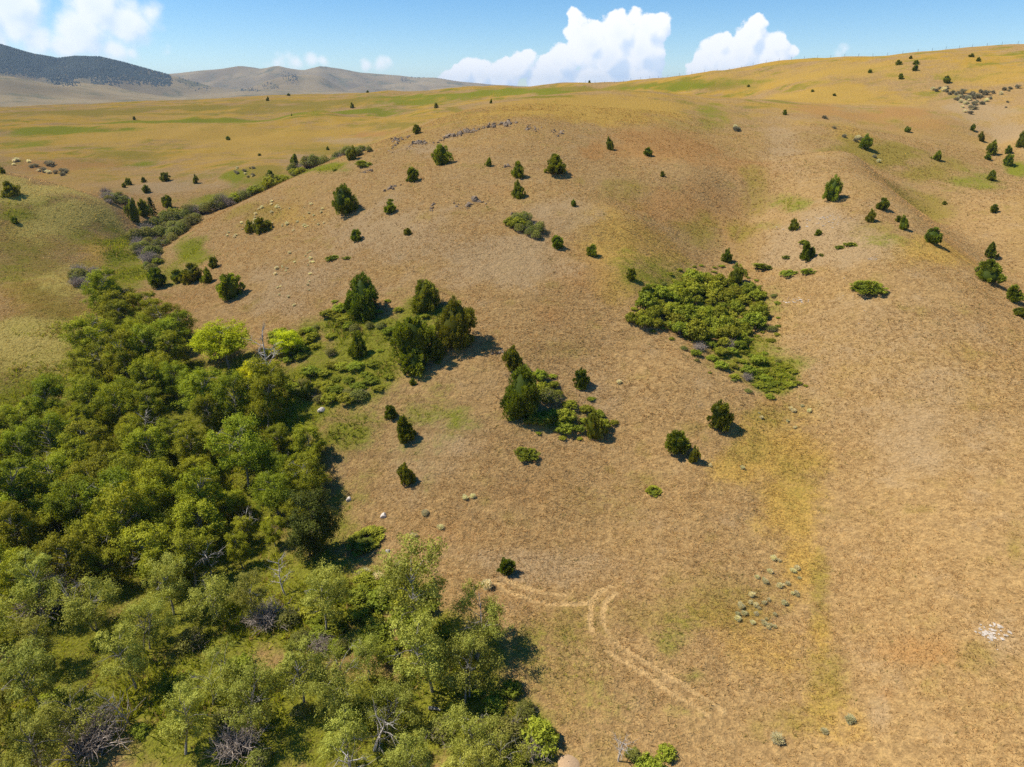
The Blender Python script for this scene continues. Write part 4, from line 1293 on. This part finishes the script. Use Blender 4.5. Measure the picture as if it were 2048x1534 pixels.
SNAGS = [(540,722,100,'bare white branched snag beside the yellow tree'),(283,848,70,'pale dead crown rising from the dense grove'),(420,1108,90,'bleached dead branches at the lower rim of the dense grove'),
         (562,1128,70,'drooping bleached snag by the dark tree'),(745,1430,110,'white forked snag among the pale trunked aspens'),(700,1505,110,'broken grey snag at the foot of the open grove'),
         (235,1380,70,'slanting grey snag in the open grass'),(60,1490,90,'thin pale snag beside the grey brush tangle'),(1240,1505,70,'small white forked snag alone on the dry slope'),(130,940,60,None),(330,960,50,None),(40,910,60,None),(470,1000,60,None),(30,1040,70,None)]
for k, (px, py, w, label) in enumerate(SNAGS):
    x, y, z = [float(v[0]) for v in sight(px, py, 3.6 if label and 'snag alone' not in label else 5.0)]
    if label and 'alone' in label: x, y, z = [float(v[0]) for v in sight(px, py, 0.8)]
    s = 0.78 * w * depth_of(x, y, z + 3.5) / F / 3.4
    thing('dead_tree', SNAG_KINDS[k % 3], (x, y, z - 0.1), random.uniform(0, 6.28), (s, s, (s if label and 'alone' in label else max(s, 0.8))),
          label or 'bleached dead limbs poking through the green grove canopy', 'dead tree', None if label else 'dead trees in the dense grove', (random.gauss(0, .15), random.gauss(0, .15)))


def thicket(poly, spacing, lift, seed, kinds, width, label, group, name='leafy_shrub', hs=(0.75, 1.0)):
    r = random.Random(seed)
    for (x, y, z) in scatter_px(poly, spacing, lift, seed, 3000):
        parts = r.choice(kinds); W = width * r.uniform(0.55, 1.25)
        thing(name, parts, (x, y, z - 0.05), r.uniform(0, 6.28), (W, W * r.uniform(.85, 1.1), W * r.uniform(*hs)), label, 'shrub', group)


def small_poly(cx, cy, rx, ry, n=10):
    return [(cx + rx * math.cos(i * 6.2832 / n), cy + ry * math.sin(i * 6.2832 / n)) for i in range(n)]


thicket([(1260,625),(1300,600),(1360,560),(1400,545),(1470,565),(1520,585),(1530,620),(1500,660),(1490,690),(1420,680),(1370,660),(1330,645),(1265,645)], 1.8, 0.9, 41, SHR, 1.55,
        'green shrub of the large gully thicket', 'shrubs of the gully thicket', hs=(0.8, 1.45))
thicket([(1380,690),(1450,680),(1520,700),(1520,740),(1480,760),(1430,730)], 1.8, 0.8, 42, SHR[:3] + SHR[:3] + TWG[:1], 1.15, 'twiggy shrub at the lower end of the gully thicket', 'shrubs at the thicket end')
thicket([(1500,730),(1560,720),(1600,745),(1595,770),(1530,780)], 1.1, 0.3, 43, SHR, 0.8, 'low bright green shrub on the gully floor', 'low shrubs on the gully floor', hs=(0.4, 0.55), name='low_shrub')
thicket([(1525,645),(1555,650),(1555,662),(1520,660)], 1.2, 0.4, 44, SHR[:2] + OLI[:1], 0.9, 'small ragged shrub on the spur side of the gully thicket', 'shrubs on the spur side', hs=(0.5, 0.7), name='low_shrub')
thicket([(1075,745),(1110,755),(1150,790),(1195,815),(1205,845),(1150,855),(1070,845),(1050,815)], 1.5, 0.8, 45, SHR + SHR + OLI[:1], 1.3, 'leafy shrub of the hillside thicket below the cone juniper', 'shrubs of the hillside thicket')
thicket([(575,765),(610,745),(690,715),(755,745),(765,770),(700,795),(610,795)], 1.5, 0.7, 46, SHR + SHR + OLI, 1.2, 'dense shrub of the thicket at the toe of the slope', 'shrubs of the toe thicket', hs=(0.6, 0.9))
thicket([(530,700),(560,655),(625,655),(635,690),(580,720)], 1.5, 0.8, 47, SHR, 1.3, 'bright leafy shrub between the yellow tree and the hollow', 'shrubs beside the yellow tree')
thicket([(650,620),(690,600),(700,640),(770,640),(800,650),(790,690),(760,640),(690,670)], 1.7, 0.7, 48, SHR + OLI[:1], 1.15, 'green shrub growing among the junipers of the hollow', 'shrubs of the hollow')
thicket([(1015,470-30),(1045,430),(1085,460),(1080,470),(1050,462)], 1.4, 0.9, 49, OLI + SHR[:1], 1.35, 'grey green shrub leaning over the rocky ledge', 'shrubs on the rocky ledge', hs=(0.9, 1.2))
CREEK = [(300,500,18),(285,470,20),(300,450,24),(325,455,20),(350,430,22),(320,430,20),(290,435,18),(375,415,20),(400,400,18),(420,405,14),(345,405,0)]
thicket([(275,500),(262,450),(300,440),(345,440),(370,425),(400,412),(385,440),(330,480),(300,515)], 2.2, 1.4, 51, TWG + OLI + OLI, 1.9, 'brown grey brush filling the creek bed', 'brush of the creek bed', 'creek_brush', (0.8, 1.1))
thicket([(205,380),(250,388),(255,400),(215,398)], 2.0, 1.2, 52, TWG + OLI, 1.7, 'brown brush where the creek bends below the plateau', 'brush at the creek bend', 'creek_brush')
gul = np.array([[u_ / a_ * Y_, Y_] for (px_, py_, Y_) in ((318,430,180),(380,425,186),(430,420,190),(480,407,196),(560,369,212),(640,338,230),(700,314,248),(745,298,260)) for (u_, a_, b_) in (ray(px_, py_),)], float)
gl = np.concatenate([[0], np.cumsum(np.hypot(*np.diff(gul, axis=0).T))])
rg = random.Random(53)
for k in range(74):
    t_ = gl[-1] * (k + rg.uniform(0, 1)) / 74
    gx = float(np.interp(t_, gl, gul[:, 0])) + rg.gauss(0, 1.6); gy = float(np.interp(t_, gl, gul[:, 1])) + rg.gauss(0, 1.8)
    W = rg.uniform(1.3, 2.5) * (0.75 if t_ > 0.85 * gl[-1] else 1)
    thing('creek_brush', rg.choice(SHR[:3] + OLI + OLI + TWG[:1]), (gx, gy, float(ground_z(gx, gy)) - .05), rg.uniform(0, 6.28), (W, W, W * rg.uniform(0.9, 1.5)),
          'green and grey brush lining the gulch behind the hill shoulder', 'shrub', 'brush along the gulch')
thicket([(690,300),(735,290),(738,294),(700,306)], 2.6, 1.2, 54, OLI + SHR[:1], 1.7, 'brush at the upper end of the gulch', 'brush at the upper gulch', 'creek_brush')
thicket([(145,540),(190,530),(200,560),(150,565)], 2.0, 1.0, 55, TWG + OLI, 1.7, 'brown brush at the upper edge of the grove', 'brush above the grove', 'creek_brush')
thicket([(290,520),(330,505),(300,545)], 2.0, 0.8, 56, OLI + SHR[:1], 1.2, 'small bush in the green creek meadow', 'bushes of the creek meadow', name='undergrowth_bush')
thicket([(1000,1360),(1050,1350),(1080,1420),(1080,1480),(1010,1490),(985,1400)], 2.2, 0.7, 57, OLI + SHR[:2], 1.2, 'scrubby bush at the grove edge by the dry slope', 'bushes at the grove edge', name='undergrowth_bush')
thicket([(1240,1500),(1270,1495),(1340,1500),(1350,1530),(1280,1535)], 1.3, 0.5, 58, [shrub_parts(590, M_OLI), SHR[0]], 0.9, 'yellowish small bush at the foot of the dry slope', 'bushes at the slope foot', name='undergrowth_bush')
for (cx, cy, w, label) in [(180,1470,150,'large grey tangle of dead brush in the grass'),(470,1485,110,'grey brush tangle below the aspens'),(530,1235,90,'upright grey dead bush in bright grass'),
                           (90,1185,150,'wide brownish dead bush in the grove'),(640,1290,60,'fallen twiggy brush in green weeds'),(1065,1495,70,'grey leaning brush at the slope foot')]:
    x, y, z, W, H = measure(cx, cy, w, w * 0.7)
    thing('dead_brush', TWG[int(cx) % 2], (x, y, z - .05), random.uniform(0, 6), (W * .5, W * .5, W * .42), label, 'dead brush', 'dead brush in the grove')
thicket([(560,1230),(640,1230),(760,1240),(780,1300),(620,1300)], 2.4, 0.7, 60, SHR + OLI, 1.2, 'leafy undergrowth bush among the aspens', 'undergrowth bushes', name='undergrowth_bush')
thicket([(100,1220),(330,1260),(480,1300),(560,1400),(640,1420),(520,1520),(260,1480),(60,1430)], 4.2, 0.7, 61, SHR + OLI, 1.1, 'low bush in the bright grass of the open grove', 'bushes in the open grove', name='undergrowth_bush')
thicket([(780,1480),(1000,1420),(1040,1530),(760,1534)], 2.2, 0.6, 62, SHR + OLI, 1.1, 'low bush at the lowest edge of the grove', 'bushes at the lowest edge', name='undergrowth_bush')

thicket([(1230,640),(1290,570),(1400,520),(1500,540),(1560,600),(1560,680),(1560,720),(1620,770),(1530,800),(1420,750),(1330,680)], 1.9, 0.2, 63, SHR + OLI[:1], 0.55, 'small loose shrub straying from the gully thicket', 'stray shrubs of the gully', hs=(0.45, 0.8), name='low_shrub')
thicket([(1010,830),(1080,740),(1160,770),(1240,850),(1160,880),(1060,870)], 2.0, 0.2, 64, SHR, 0.5, 'small stray shrub at the edge of the hillside thicket', 'stray shrubs of the hillside', hs=(0.45, 0.8), name='low_shrub')
thicket([(620,640),(680,590),(800,600),(900,640),(880,740),(780,760),(660,740),(560,760),(600,690)], 2.9, 0.3, 65, SHR + OLI[:1], 0.8, 'small leafy shrub in the grass of the hollow', 'small shrubs of the hollow', hs=(0.5, 0.9), name='low_shrub')

thicket([(600,1190),(700,1150),(780,1150),(860,1180),(820,1300),(650,1310)], 1.9, 0.5, 66, SHR, 1.15, 'bright leafy bush in the undergrowth by the broad slope edge aspen', 'undergrowth at the slope edge', hs=(0.6, 0.95), name='undergrowth_bush')
thicket([(880,1340),(1000,1380),(1020,1470),(880,1480)], 1.9, 0.4, 67, SHR + OLI[:1], 1.0, 'leafy bush in the shade over the fallen log', 'bushes by the fallen log', hs=(0.6, 0.95), name='undergrowth_bush')

# ------------------------------------------------------------------ sagebrush
G_S = 'sagebrush clumps'


def sage_at(px, py, w, label, kinds=None):
    x, y, z = [float(v[0]) for v in sight(px, py, 0.15)]
    s = max(w * depth_of(x, y, z) / F, 0.35)
    o = obj('sagebrush', random.choice(kinds or SAGE), None, (x, y, z - .03), (0, 0, random.uniform(0, 6.28)), (s, s, s * random.uniform(.75, 1.0)))
    tag(o, label, 'sagebrush', G_S)


def sage_field(poly, n, w, seed, label, kinds=None):
    r = np.random.default_rng(seed)
    p = np.array(poly, float); lo = p.min(0); hi = p.max(0)
    q = r.uniform(lo, hi, (n * 6, 2)); q = q[inside(q[:, 0], q[:, 1], poly)][:n]
    for a, b in q: sage_at(a, b, r.uniform(*w) * r.uniform(0.6, 1.1), label, kinds)


sage_field([(1490,1180),(1550,1110),(1600,1130),(1600,1190),(1590,1240),(1540,1260),(1470,1240)], 40, (9, 17), 71, 'pale sagebrush clump on the orange gully mouth')
sage_field([(1880,180),(1920,185),(1990,182),(1985,200),(1960,210),(1945,230),(1930,225),(1915,205)], 46, (8, 13), 72, 'grey sagebrush in the dense patch on the far slope', SAGE_DARK + SAGE[:1])
sage_field([(1850,175),(2040,175),(2046,215),(1990,215),(1980,190),(1860,185)], 12, (7, 11), 73, 'scattered grey sagebrush around the dense far patch', SAGE_DARK + SAGE[:1])
sage_field([(1635,228),(1650,232),(1740,280),(1770,330),(1755,330),(1690,275),(1640,240)], 12, (8, 12), 74, 'silvery sagebrush along the spur crest', SAGE_DARK + SAGE[:1])
sage_field([(0,325),(60,318),(130,335),(135,352),(60,340),(20,335)], 20, (9, 15), 75, 'dark grey sagebrush below the plateau edge', SAGE_DARK + SAGE[:1])
sage_field([(440,470),(540,400),(640,410),(660,440),(600,470),(520,440),(450,500)], 42, (5, 10), 76, 'pale grey sagebrush speckling the hill shoulder')
sage_field([(540,500),(620,490),(640,560),(600,620),(560,600)], 24, (6, 10), 77, 'small sagebrush on the pinkish lower shoulder')
sage_field([(1455,250),(1495,250),(1495,260),(1460,262)], 5, (10, 14), 78, 'grey sagebrush patch near the hilltop', SAGE_DARK + SAGE[:1])
sage_field([(470,335),(510,335),(505,355),(470,352)], 14, (6, 10), 79, 'grey sagebrush on the bank above the gulch', SAGE_DARK + SAGE[:1])
sage_field([(1500,815),(1600,800),(1640,840),(1580,870),(1520,860)], 10, (7, 12), 80, 'small grey sagebrush on the gully floor')
for px, py, w in ((850,1027,18),(882,1055,15),(827,1073,18),(930,995,14),(945,992,14),(858,1122,10)): sage_at(px, py, w, 'low grey sagebrush on the open slope above the grove')
for px, py, w in ((728,1150,26),(757,1155,26),(800,1134,24),(772,1180,22)): sage_at(px, py, w, 'large pale sagebrush at the grove edge')
sage_at(975,1172, 26, 'dark grey sagebrush beside the wheel ruts')
sage_at(1238,764, 14, 'grey sagebrush clump alone below the round juniper')
for px, py, w in ((1700,1440,24),(1555,1480,28),(1650,1462,16),(1420,930,8),(1485,935,10)): sage_at(px, py, w, 'pale sagebrush alone on the lower grass')

# ------------------------------------------------------------------ rocks
M_ROCK = rock_mat('grey_rock', (0.27, 0.195, 0.128), (0.12, 0.087, 0.056), (0.38, 0.29, 0.19))
M_PALE = rock_mat('pale_boulder', (0.62, 0.54, 0.46), (0.42, 0.36, 0.30), (0.70, 0.64, 0.56))


def rock_mesh(seed, mat):
    import bmesh
    r = np.random.default_rng(seed)
    bm = bmesh.new(); bmesh.ops.create_icosphere(bm, subdivisions=2, radius=0.5)
    pl = unit(9, r); off = r.uniform(0.24, 0.42, 9)
    for v in bm.verts:
        p = np.array(v.co)
        for n, o in zip(pl, off):
            d = p @ n
            if d > o: p = p - n * (d - o)
        p *= 1 + 0.14 * math.sin(p[0] * 11 + seed) * math.cos(p[1] * 9) 
        v.co = p * 1.25
    me = bpy.data.meshes.new('rock'); bm.to_mesh(me); bm.free(); me.materials.append(mat)
    return me


ROCKS = [rock_mesh(700 + i, M_ROCK) for i in range(6)]
PROCKS = [rock_mesh(720 + i, M_PALE) for i in range(3)]


def outcrop(pts, n, w, label, seed, spread=4):
    n = int(n * 1.6)
    r = np.random.default_rng(seed)
    p = np.array(pts, float)
    L = np.concatenate([[0], np.cumsum(np.hypot(*np.diff(p, axis=0).T))])
    items = []
    cl = r.uniform(0, L[-1], max(3, n // 5))
    for k in range(n):
        t = float(np.clip(cl[int(r.integers(len(cl)))] + r.normal(0, 5), 0, L[-1]))
        px = np.interp(t, L, p[:, 0]) + r.normal(0, spread * .6); py = np.interp(t, L, p[:, 1]) + r.normal(0, spread * .5)
        x, y, z = [float(v[0]) for v in sight(px, py)]
        s = (0.45 + 0.7 * r.uniform(0, 1) ** 2) * r.uniform(*w) * depth_of(x, y, z) / F
        items.append((x, y, z, s))
    cx, cyy, cz = np.mean([i[:3] for i in items], 0)
    e = obj('rock_outcrop', None, None, (cx, cyy, cz)); e.empty_display_size = .3
    tag(e, label, 'rocks', 'rock outcrops of the hill')
    for x, y, z, s in items:
        obj('rock', ROCKS[int(r.integers(6))], e, (x - cx, y - cyy, z - cz + s * 0.04), tuple(r.uniform(0, 6.28, 3)), (s * r.uniform(.5, 1.3), s * r.uniform(.5, 1.1), s * r.uniform(.5, 1.5)))


outcrop([(868,288),(885,278),(905,271),(940,263),(965,257),(985,252),(1000,250),(1030,249)], 70, (5, 11), 'long curving band of dark rock across the hilltop', 81, 4)
outcrop([(1040,253),(1065,257),(1080,262),(1125,268)], 24, (4, 9), 'broken low rocks at the far end of the long band', 82, 6)
outcrop([(785,282),(805,278),(828,272)], 20, (5, 10), 'dark rock cluster just under the small shoulder juniper', 83, 4)
outcrop([(813,296),(830,286),(850,287)], 24, (5, 10), 'arched rock ledge between the shoulder juniper and the round one', 84, 3)
outcrop([(778,302),(795,292)], 8, (3, 7), 'scattered small rocks trailing off the dark cluster', 85, 4)
outcrop([(722,346),(745,342)], 9, (4, 8), 'small broken ledge near the creeping juniper', 86, 3)
outcrop([(768,386),(780,376),(800,370)], 14, (4, 9), 'thin rock rib above the bright low juniper', 87, 3)
outcrop([(862,422),(868,408)], 9, (4, 9), 'small upright rock knot on the pale slope', 88, 3)
outcrop([(935,415),(945,408),(952,400),(975,405)], 18, (5, 10), 'craggy rock mound with a small shrub beside it', 89, 4)
outcrop([(908,407),(925,418)], 8, (3, 6), 'low flat rocks next to the craggy mound', 90, 4)
outcrop([(1010,422),(1030,432),(1045,448),(1060,462),(1080,474)], 30, (5, 12), 'rock ledge under the large grey green shrub', 91, 5)
outcrop([(1010,334),(1022,335)], 5, (4, 8), 'few pale rocks beside the pointed juniper', 92, 3)
outcrop([(970,709),(1005,703)], 9, (4, 8), 'short row of low rocks above the cone juniper', 93, 3)
for px, py, w, lab in ((643,820,14,'pale boulder at the toe of the slope near the thicket'),(697,997,11,'pale boulder in the shade beside the dark tree'),(766,1030,13,'pale boulder just above the wide low bush'),(776,1101,10,'small pale boulder below the wide low bush')):
    x, y, z = [float(v[0]) for v in sight(px, py, .15)]
    s = w * depth_of(x, y, z) / F
    tag(obj('boulder', PROCKS[int(px) % 3], None, (x, y, z + .1 * s), (0, 0, px), (s * 1.1, s, s * .8)), lab, 'boulder', 'pale boulders by the grove')


def white_stones():
    b = Build(); r = np.random.default_rng(95)
    for cx, cyp, rx, ry, n in ((1655,440,48,12,70),(1590,603,30,7,36),(1748,518,18,7,14),(1985,1265,30,16,60),(1560,458,40,10,14),(1700,600,90,50,10)):
        q = np.stack([r.normal(cx, rx * .5, n), r.normal(cyp, ry * .5, n)], 1)
        x, y, z = sight(q[:, 0], q[:, 1])
        for a, c, d in zip(x, y, z):
            s = abs(r.normal(0, 0.11)) + 0.06
            P = unit(12, r) * s * np.array([1, 1, .45])
            me = [(0, 0, s * .35), (s, 0, 0), (0, s * .8, 0.02), (-s * .9, 0, 0), (0, -s, 0.01)]
            rot = r.uniform(0, 6.28); cs, sn = math.cos(rot), math.sin(rot)
            V = np.array(me) * r.uniform(.6, 1.3, (5, 1)); V = np.stack([V[:, 0] * cs - V[:, 1] * sn, V[:, 0] * sn + V[:, 1] * cs, V[:, 2]], 1) + (a, c, d + .03)
            b.add(V, [[0, 1, 2], [0, 2, 3], [0, 3, 4], [0, 4, 1]], 3)
    tag(obj('white_stones', b.mesh('white_stones', rock_mat('white_stone', (0.58, 0.50, 0.41), (0.36, 0.30, 0.23), (0.62, 0.55, 0.46)))), 'white limestone chips strewn over bare soil', 'stones', kind='stuff')


white_stones()

# ------------------------------------------------------------------ fence on the skyline


def fence():
    Ys = np.linspace(150, 650, 900)
    line = []
    for px in np.arange(1170, 2080, 18):
        u, a, b = ray(px, 140)
        x = u / a * Ys; el = (ground_z(x, Ys) - CAM_Z) / np.hypot(x, Ys)
        k = int(el.argmax())
        line.append((x[k], Ys[k]))
    line = np.array(line)
    line[:, 1] = np.convolve(np.pad(line[:, 1], 4, 'edge'), np.ones(9) / 9, 'valid') - 2.0
    L = np.concatenate([[0], np.cumsum(np.hypot(*np.diff(line, axis=0).T))])
    t = np.arange(0, L[-1], 6.0)
    P = np.stack([np.interp(t, L, line[:, 0]), np.interp(t, L, line[:, 1])], 1)
    Z = ground_z(P[:, 0], P[:, 1])
    wood = bark_mat('weathered_post', (0.12, 0.09, 0.07), (0.07, 0.055, 0.045))
    b = Build(); b.tube([(0, 0, -0.3), (0, 0, 0.6), (0.02, 0, 1.2)], [0.06, 0.055, 0.05], 6)
    post = b.mesh('fence_post', wood)
    e = obj('wire_fence', None, None, (P[0, 0], P[0, 1], Z[0])); e.empty_display_size = .3
    tag(e, 'wire fence with thin wooden posts running along the grassy skyline', 'fence')
    o = np.array([P[0, 0], P[0, 1], Z[0]])
    for k in range(len(P)):
        obj('post', post, e, (P[k, 0] - o[0], P[k, 1] - o[1], Z[k] - o[2]), (random.gauss(0, .05), random.gauss(0, .05), random.uniform(0, 6)), (1, 1, random.uniform(.85, 1.1)))
    m, nt, out = new_mat('fence_wire')
    d = N(nt, 'ShaderNodeBsdfPrincipled', {'Base Color': (0.2, 0.19, 0.18, 1), 'Metallic': 0.8, 'Roughness': 0.5})
    nt.links.new(d.outputs[0], out.inputs[0])
    for h in (0.45, 0.8, 1.15):
        w = Build(); w.tube(np.stack([P[:, 0] - o[0], P[:, 1] - o[1], Z - o[2] + h], 1), np.full(len(P), 0.006), 3)
        obj('wire', w.mesh('fence_wire', m), e)


fence()

# fallen log and ant mound


def log_and_mound():
    (x0, y0, z0), (x1, y1, z1) = [[float(v[0]) for v in sight(*q)] for q in ((858, 1418), (938, 1440))]
    r = np.random.default_rng(3)
    b = Build()
    t = np.linspace(0, 1, 7)
    P = np.stack([(x1 - x0) * t, (y1 - y0) * t + 0.15 * np.sin(t * 5), (z1 - z0) * t + 0.12 + 0.1 * t], 1)
    b.tube(P, np.linspace(0.15, 0.05, 7), 7)
    e = obj('fallen_log', None, None, (x0, y0, z0)); tag(e, 'brown fallen log lying in the grass beneath the tall aspen', 'log')
    obj('trunk', b.mesh('log_trunk', M_BARK), e)
    c = Build(); c.tube([P[4], P[4] + (.3, .5, .25), P[4] + (.8, .8, .3)], [.05, .035, .012], 5)
    obj('branch', c.mesh('log_branch', M_BARK), e)
    x, y, z = [float(v[0]) for v in sight(1137, 1527)]
    b = Build()
    th = np.arange(20) * 2 * math.pi / 20
    rings = [(1.3, -0.02), (1.1, .05), (.75, .12), (.4, .17), (.05, .19)]
    V = np.concatenate([np.stack([np.cos(th) * R * .62 * (1 + .06 * np.sin(3 * th + R)), np.sin(th) * R * .62, np.full(20, h)], 1) for R, h in rings])
    i = np.arange(4)[:, None] * 20; j = np.arange(20)[None]
    b.add(V, np.stack([i + j, i + (j + 1) % 20, i + 20 + (j + 1) % 20, i + 20 + j], -1).reshape(-1, 4), 4)
    tag(obj('ant_mound', b.mesh('ant_mound', bark_mat('mound_soil', (0.46, 0.31, 0.17), (0.34, 0.22, 0.12), 14.0), True), None, (x, y, z)), 'round pale mound of bare soil at the slope foot', 'ant mound')


log_and_mound()

# ------------------------------------------------------------------ grass


def blades(x, y, z, colr, hgt, rad, nb, lean, r, width=0.035):
    n = len(x)
    th = r.uniform(0, 2 * math.pi, (n, nb)); ln = r.uniform(*lean, (n, nb)); H = hgt[:, None] * r.uniform(.6, 1.1, (n, nb))
    bx = x[:, None] + np.cos(th) * rad[:, None] * r.uniform(0, 1, (n, nb)); by = y[:, None] + np.sin(th) * rad[:, None] * r.uniform(0, 1, (n, nb))
    tx = bx + np.cos(th) * ln * H; ty = by + np.sin(th) * ln * H
    wx = -np.sin(th + r.normal(0, .6, (n, nb))) * width * (H / .3); wy = np.cos(th) * width * (H / .3)
    zb = np.broadcast_to(z[:, None] - .03, bx.shape); zt = z[:, None] + H * np.sqrt(np.maximum(1 - (ln * .55) ** 2, .2))
    V = np.stack([np.stack([bx - wx, by - wy, zb], -1), np.stack([bx + wx, by + wy, zb], -1), np.stack([tx, ty, zt], -1)], 2).reshape(-1, 3)
    C = np.repeat(colr, nb * 3, 0)
    C = C.reshape(n, nb, 3, 3) * r.uniform(.75, 1.25, (n, nb, 1, 1))
    return V, C.reshape(-1, 3)


def sample(n, ylo, yhi, r, slope=0.86, pad=8):
    y = np.sqrt(r.uniform(ylo ** 2, yhi ** 2, n)); x = r.uniform(-1, 1, n) * (slope * y + pad)
    return x, y


def grass():
    r = np.random.default_rng(8)
    Vs, Cs = [], []
    pal = np.array([GREEN, GOLD, ORANGE, BARE, OLIVE, WHITE, TRACK, (0.54, 0.42, 0.115)]) * 1.0
    pal[0] = (0.17, 0.20, 0.03)
    for ylo, yhi, n, hs, ws in ((28, 75, 130000, (0.14, 0.30), 0.035), (75, 125, 140000, (0.16, 0.32), 0.05), (125, 215, 110000, (0.2, 0.38), 0.07)):
        x, y = sample(n, ylo, yhi, r)
        p = paint_at(x, y)
        dens = np.clip(1 - 0.25 * p[:, 3] - 0.9 * p[:, 5] - 0.9 * p[:, 6] - 0.8 * p[:, 0], 0.04, 1) * np.clip(0.72 + 1.3 * fbm(x, y, 9, 3, 41) + 1.1 * vnoise(x / 1.1, y / 1.1, 46), 0.08, 1)
        k = r.uniform(0, 1, len(x)) < dens
        x, y, p = x[k], y[k], p[k]
        z = ground_z(x, y)
        c = np.array(TAN)[None] * 1.22 + np.zeros((len(x), 3))
        for i in (3, 1, 2, 4, 0, 7):
            w = (p[:, i] * r.uniform(0.3, 1.1, len(x)))[:, None].clip(0, .9)
            c = c * (1 - w) + pal[i] * w
        c *= r.uniform(.72, 1.22, (len(x), 1))
        g = r.uniform(0, 1, len(x)) < 0.03 + 0.10 * p[:, 4] + 0.5 * p[:, 0] * (p[:, 0] < .6)
        c[g] = np.array((0.20, 0.19, 0.04)) * r.uniform(.7, 1.2, (g.sum(), 1))
        h = r.uniform(*hs, len(x))
        V, C = blades(x, y, z, c, h, h * .35, 3, (.5, 1.6), r, ws)
        Vs.append(V); Cs.append(C)
    V = np.vstack(Vs)
    me = mesh_np('dry_grass', V, np.arange(len(V)), 3, False, {'tint': np.vstack(Cs)}, [grass_mat('dry_grass_blade', .5)])
    tag(obj('dry_grass', me), 'dry golden bunchgrass covering the hillsides', 'grass', kind='stuff')
    # lush grass and weeds of the grove floor and hollows
    x, y = sample(290000, 26, 175, r)
    p = paint_at(x, y)
    k = r.uniform(0, 1, len(x)) < np.clip(p[:, 0] * 1.35 - .4, 0, 1) * np.clip(1.1 - y / 260, 0.2, 1)
    x, y, p = x[k], y[k], p[k]
    z = ground_z(x, y)
    t = np.clip(fbm(x, y, 7, 3, 44) + .5 + r.normal(0, .15, len(x)), 0, 1)[:, None]
    c = np.array((0.15, 0.18, 0.012)) * (1 - t) + np.array((0.46, 0.45, 0.03)) * t
    yl = r.uniform(0, 1, len(x)) < .12 + .25 * p[:, 1]
    c[yl] = np.array((0.46, 0.33, 0.09)) * r.uniform(.8, 1.1, (yl.sum(), 1))
    h = r.uniform(.3, .8, len(x)) * np.clip(.75 + fbm(x, y, 5, 2, 45), .45, 1.3) * np.clip(p[:, 0], .35, 1)
    V, C = blades(x, y, z, c, h, h * .35, 5, (.15, 1.0), r, .035)
    me = mesh_np('green_grass', V, np.arange(len(V)), 3, False, {'tint': C}, [grass_mat('green_grass_blade', .35)])
    tag(obj('green_grass', me), 'lush green grass and weeds under the grove trees', 'grass', kind='stuff')


grass()

# ------------------------------------------------------------------ air


def haze():
    top = max(float(far_z(*np.meshgrid(FAZ, FR)).max()), float(GZ.max())) + 14
    lo = (-11000, -150, -40); hi = (11000, 11800, top)
    V = [(x, y, z) for x in (lo[0], hi[0]) for y in (lo[1], hi[1]) for z in (lo[2], hi[2])]
    Fc = [(0, 1, 3, 2), (4, 6, 7, 5), (0, 4, 5, 1), (2, 3, 7, 6), (0, 2, 6, 4), (1, 5, 7, 3)]
    m, nt, out = new_mat('haze_air')
    v = N(nt, 'ShaderNodeVolumePrincipled', {'Color': (0.50, 0.72, 1.0, 1), 'Density': 6.2e-5, 'Anisotropy': 0.1})
    nt.links.new(v.outputs[0], out.inputs['Volume'])
    me = mesh_np('haze', V, Fc, 4, False, None, [m])
    tag(obj('haze', me), kind='stuff')


haze()
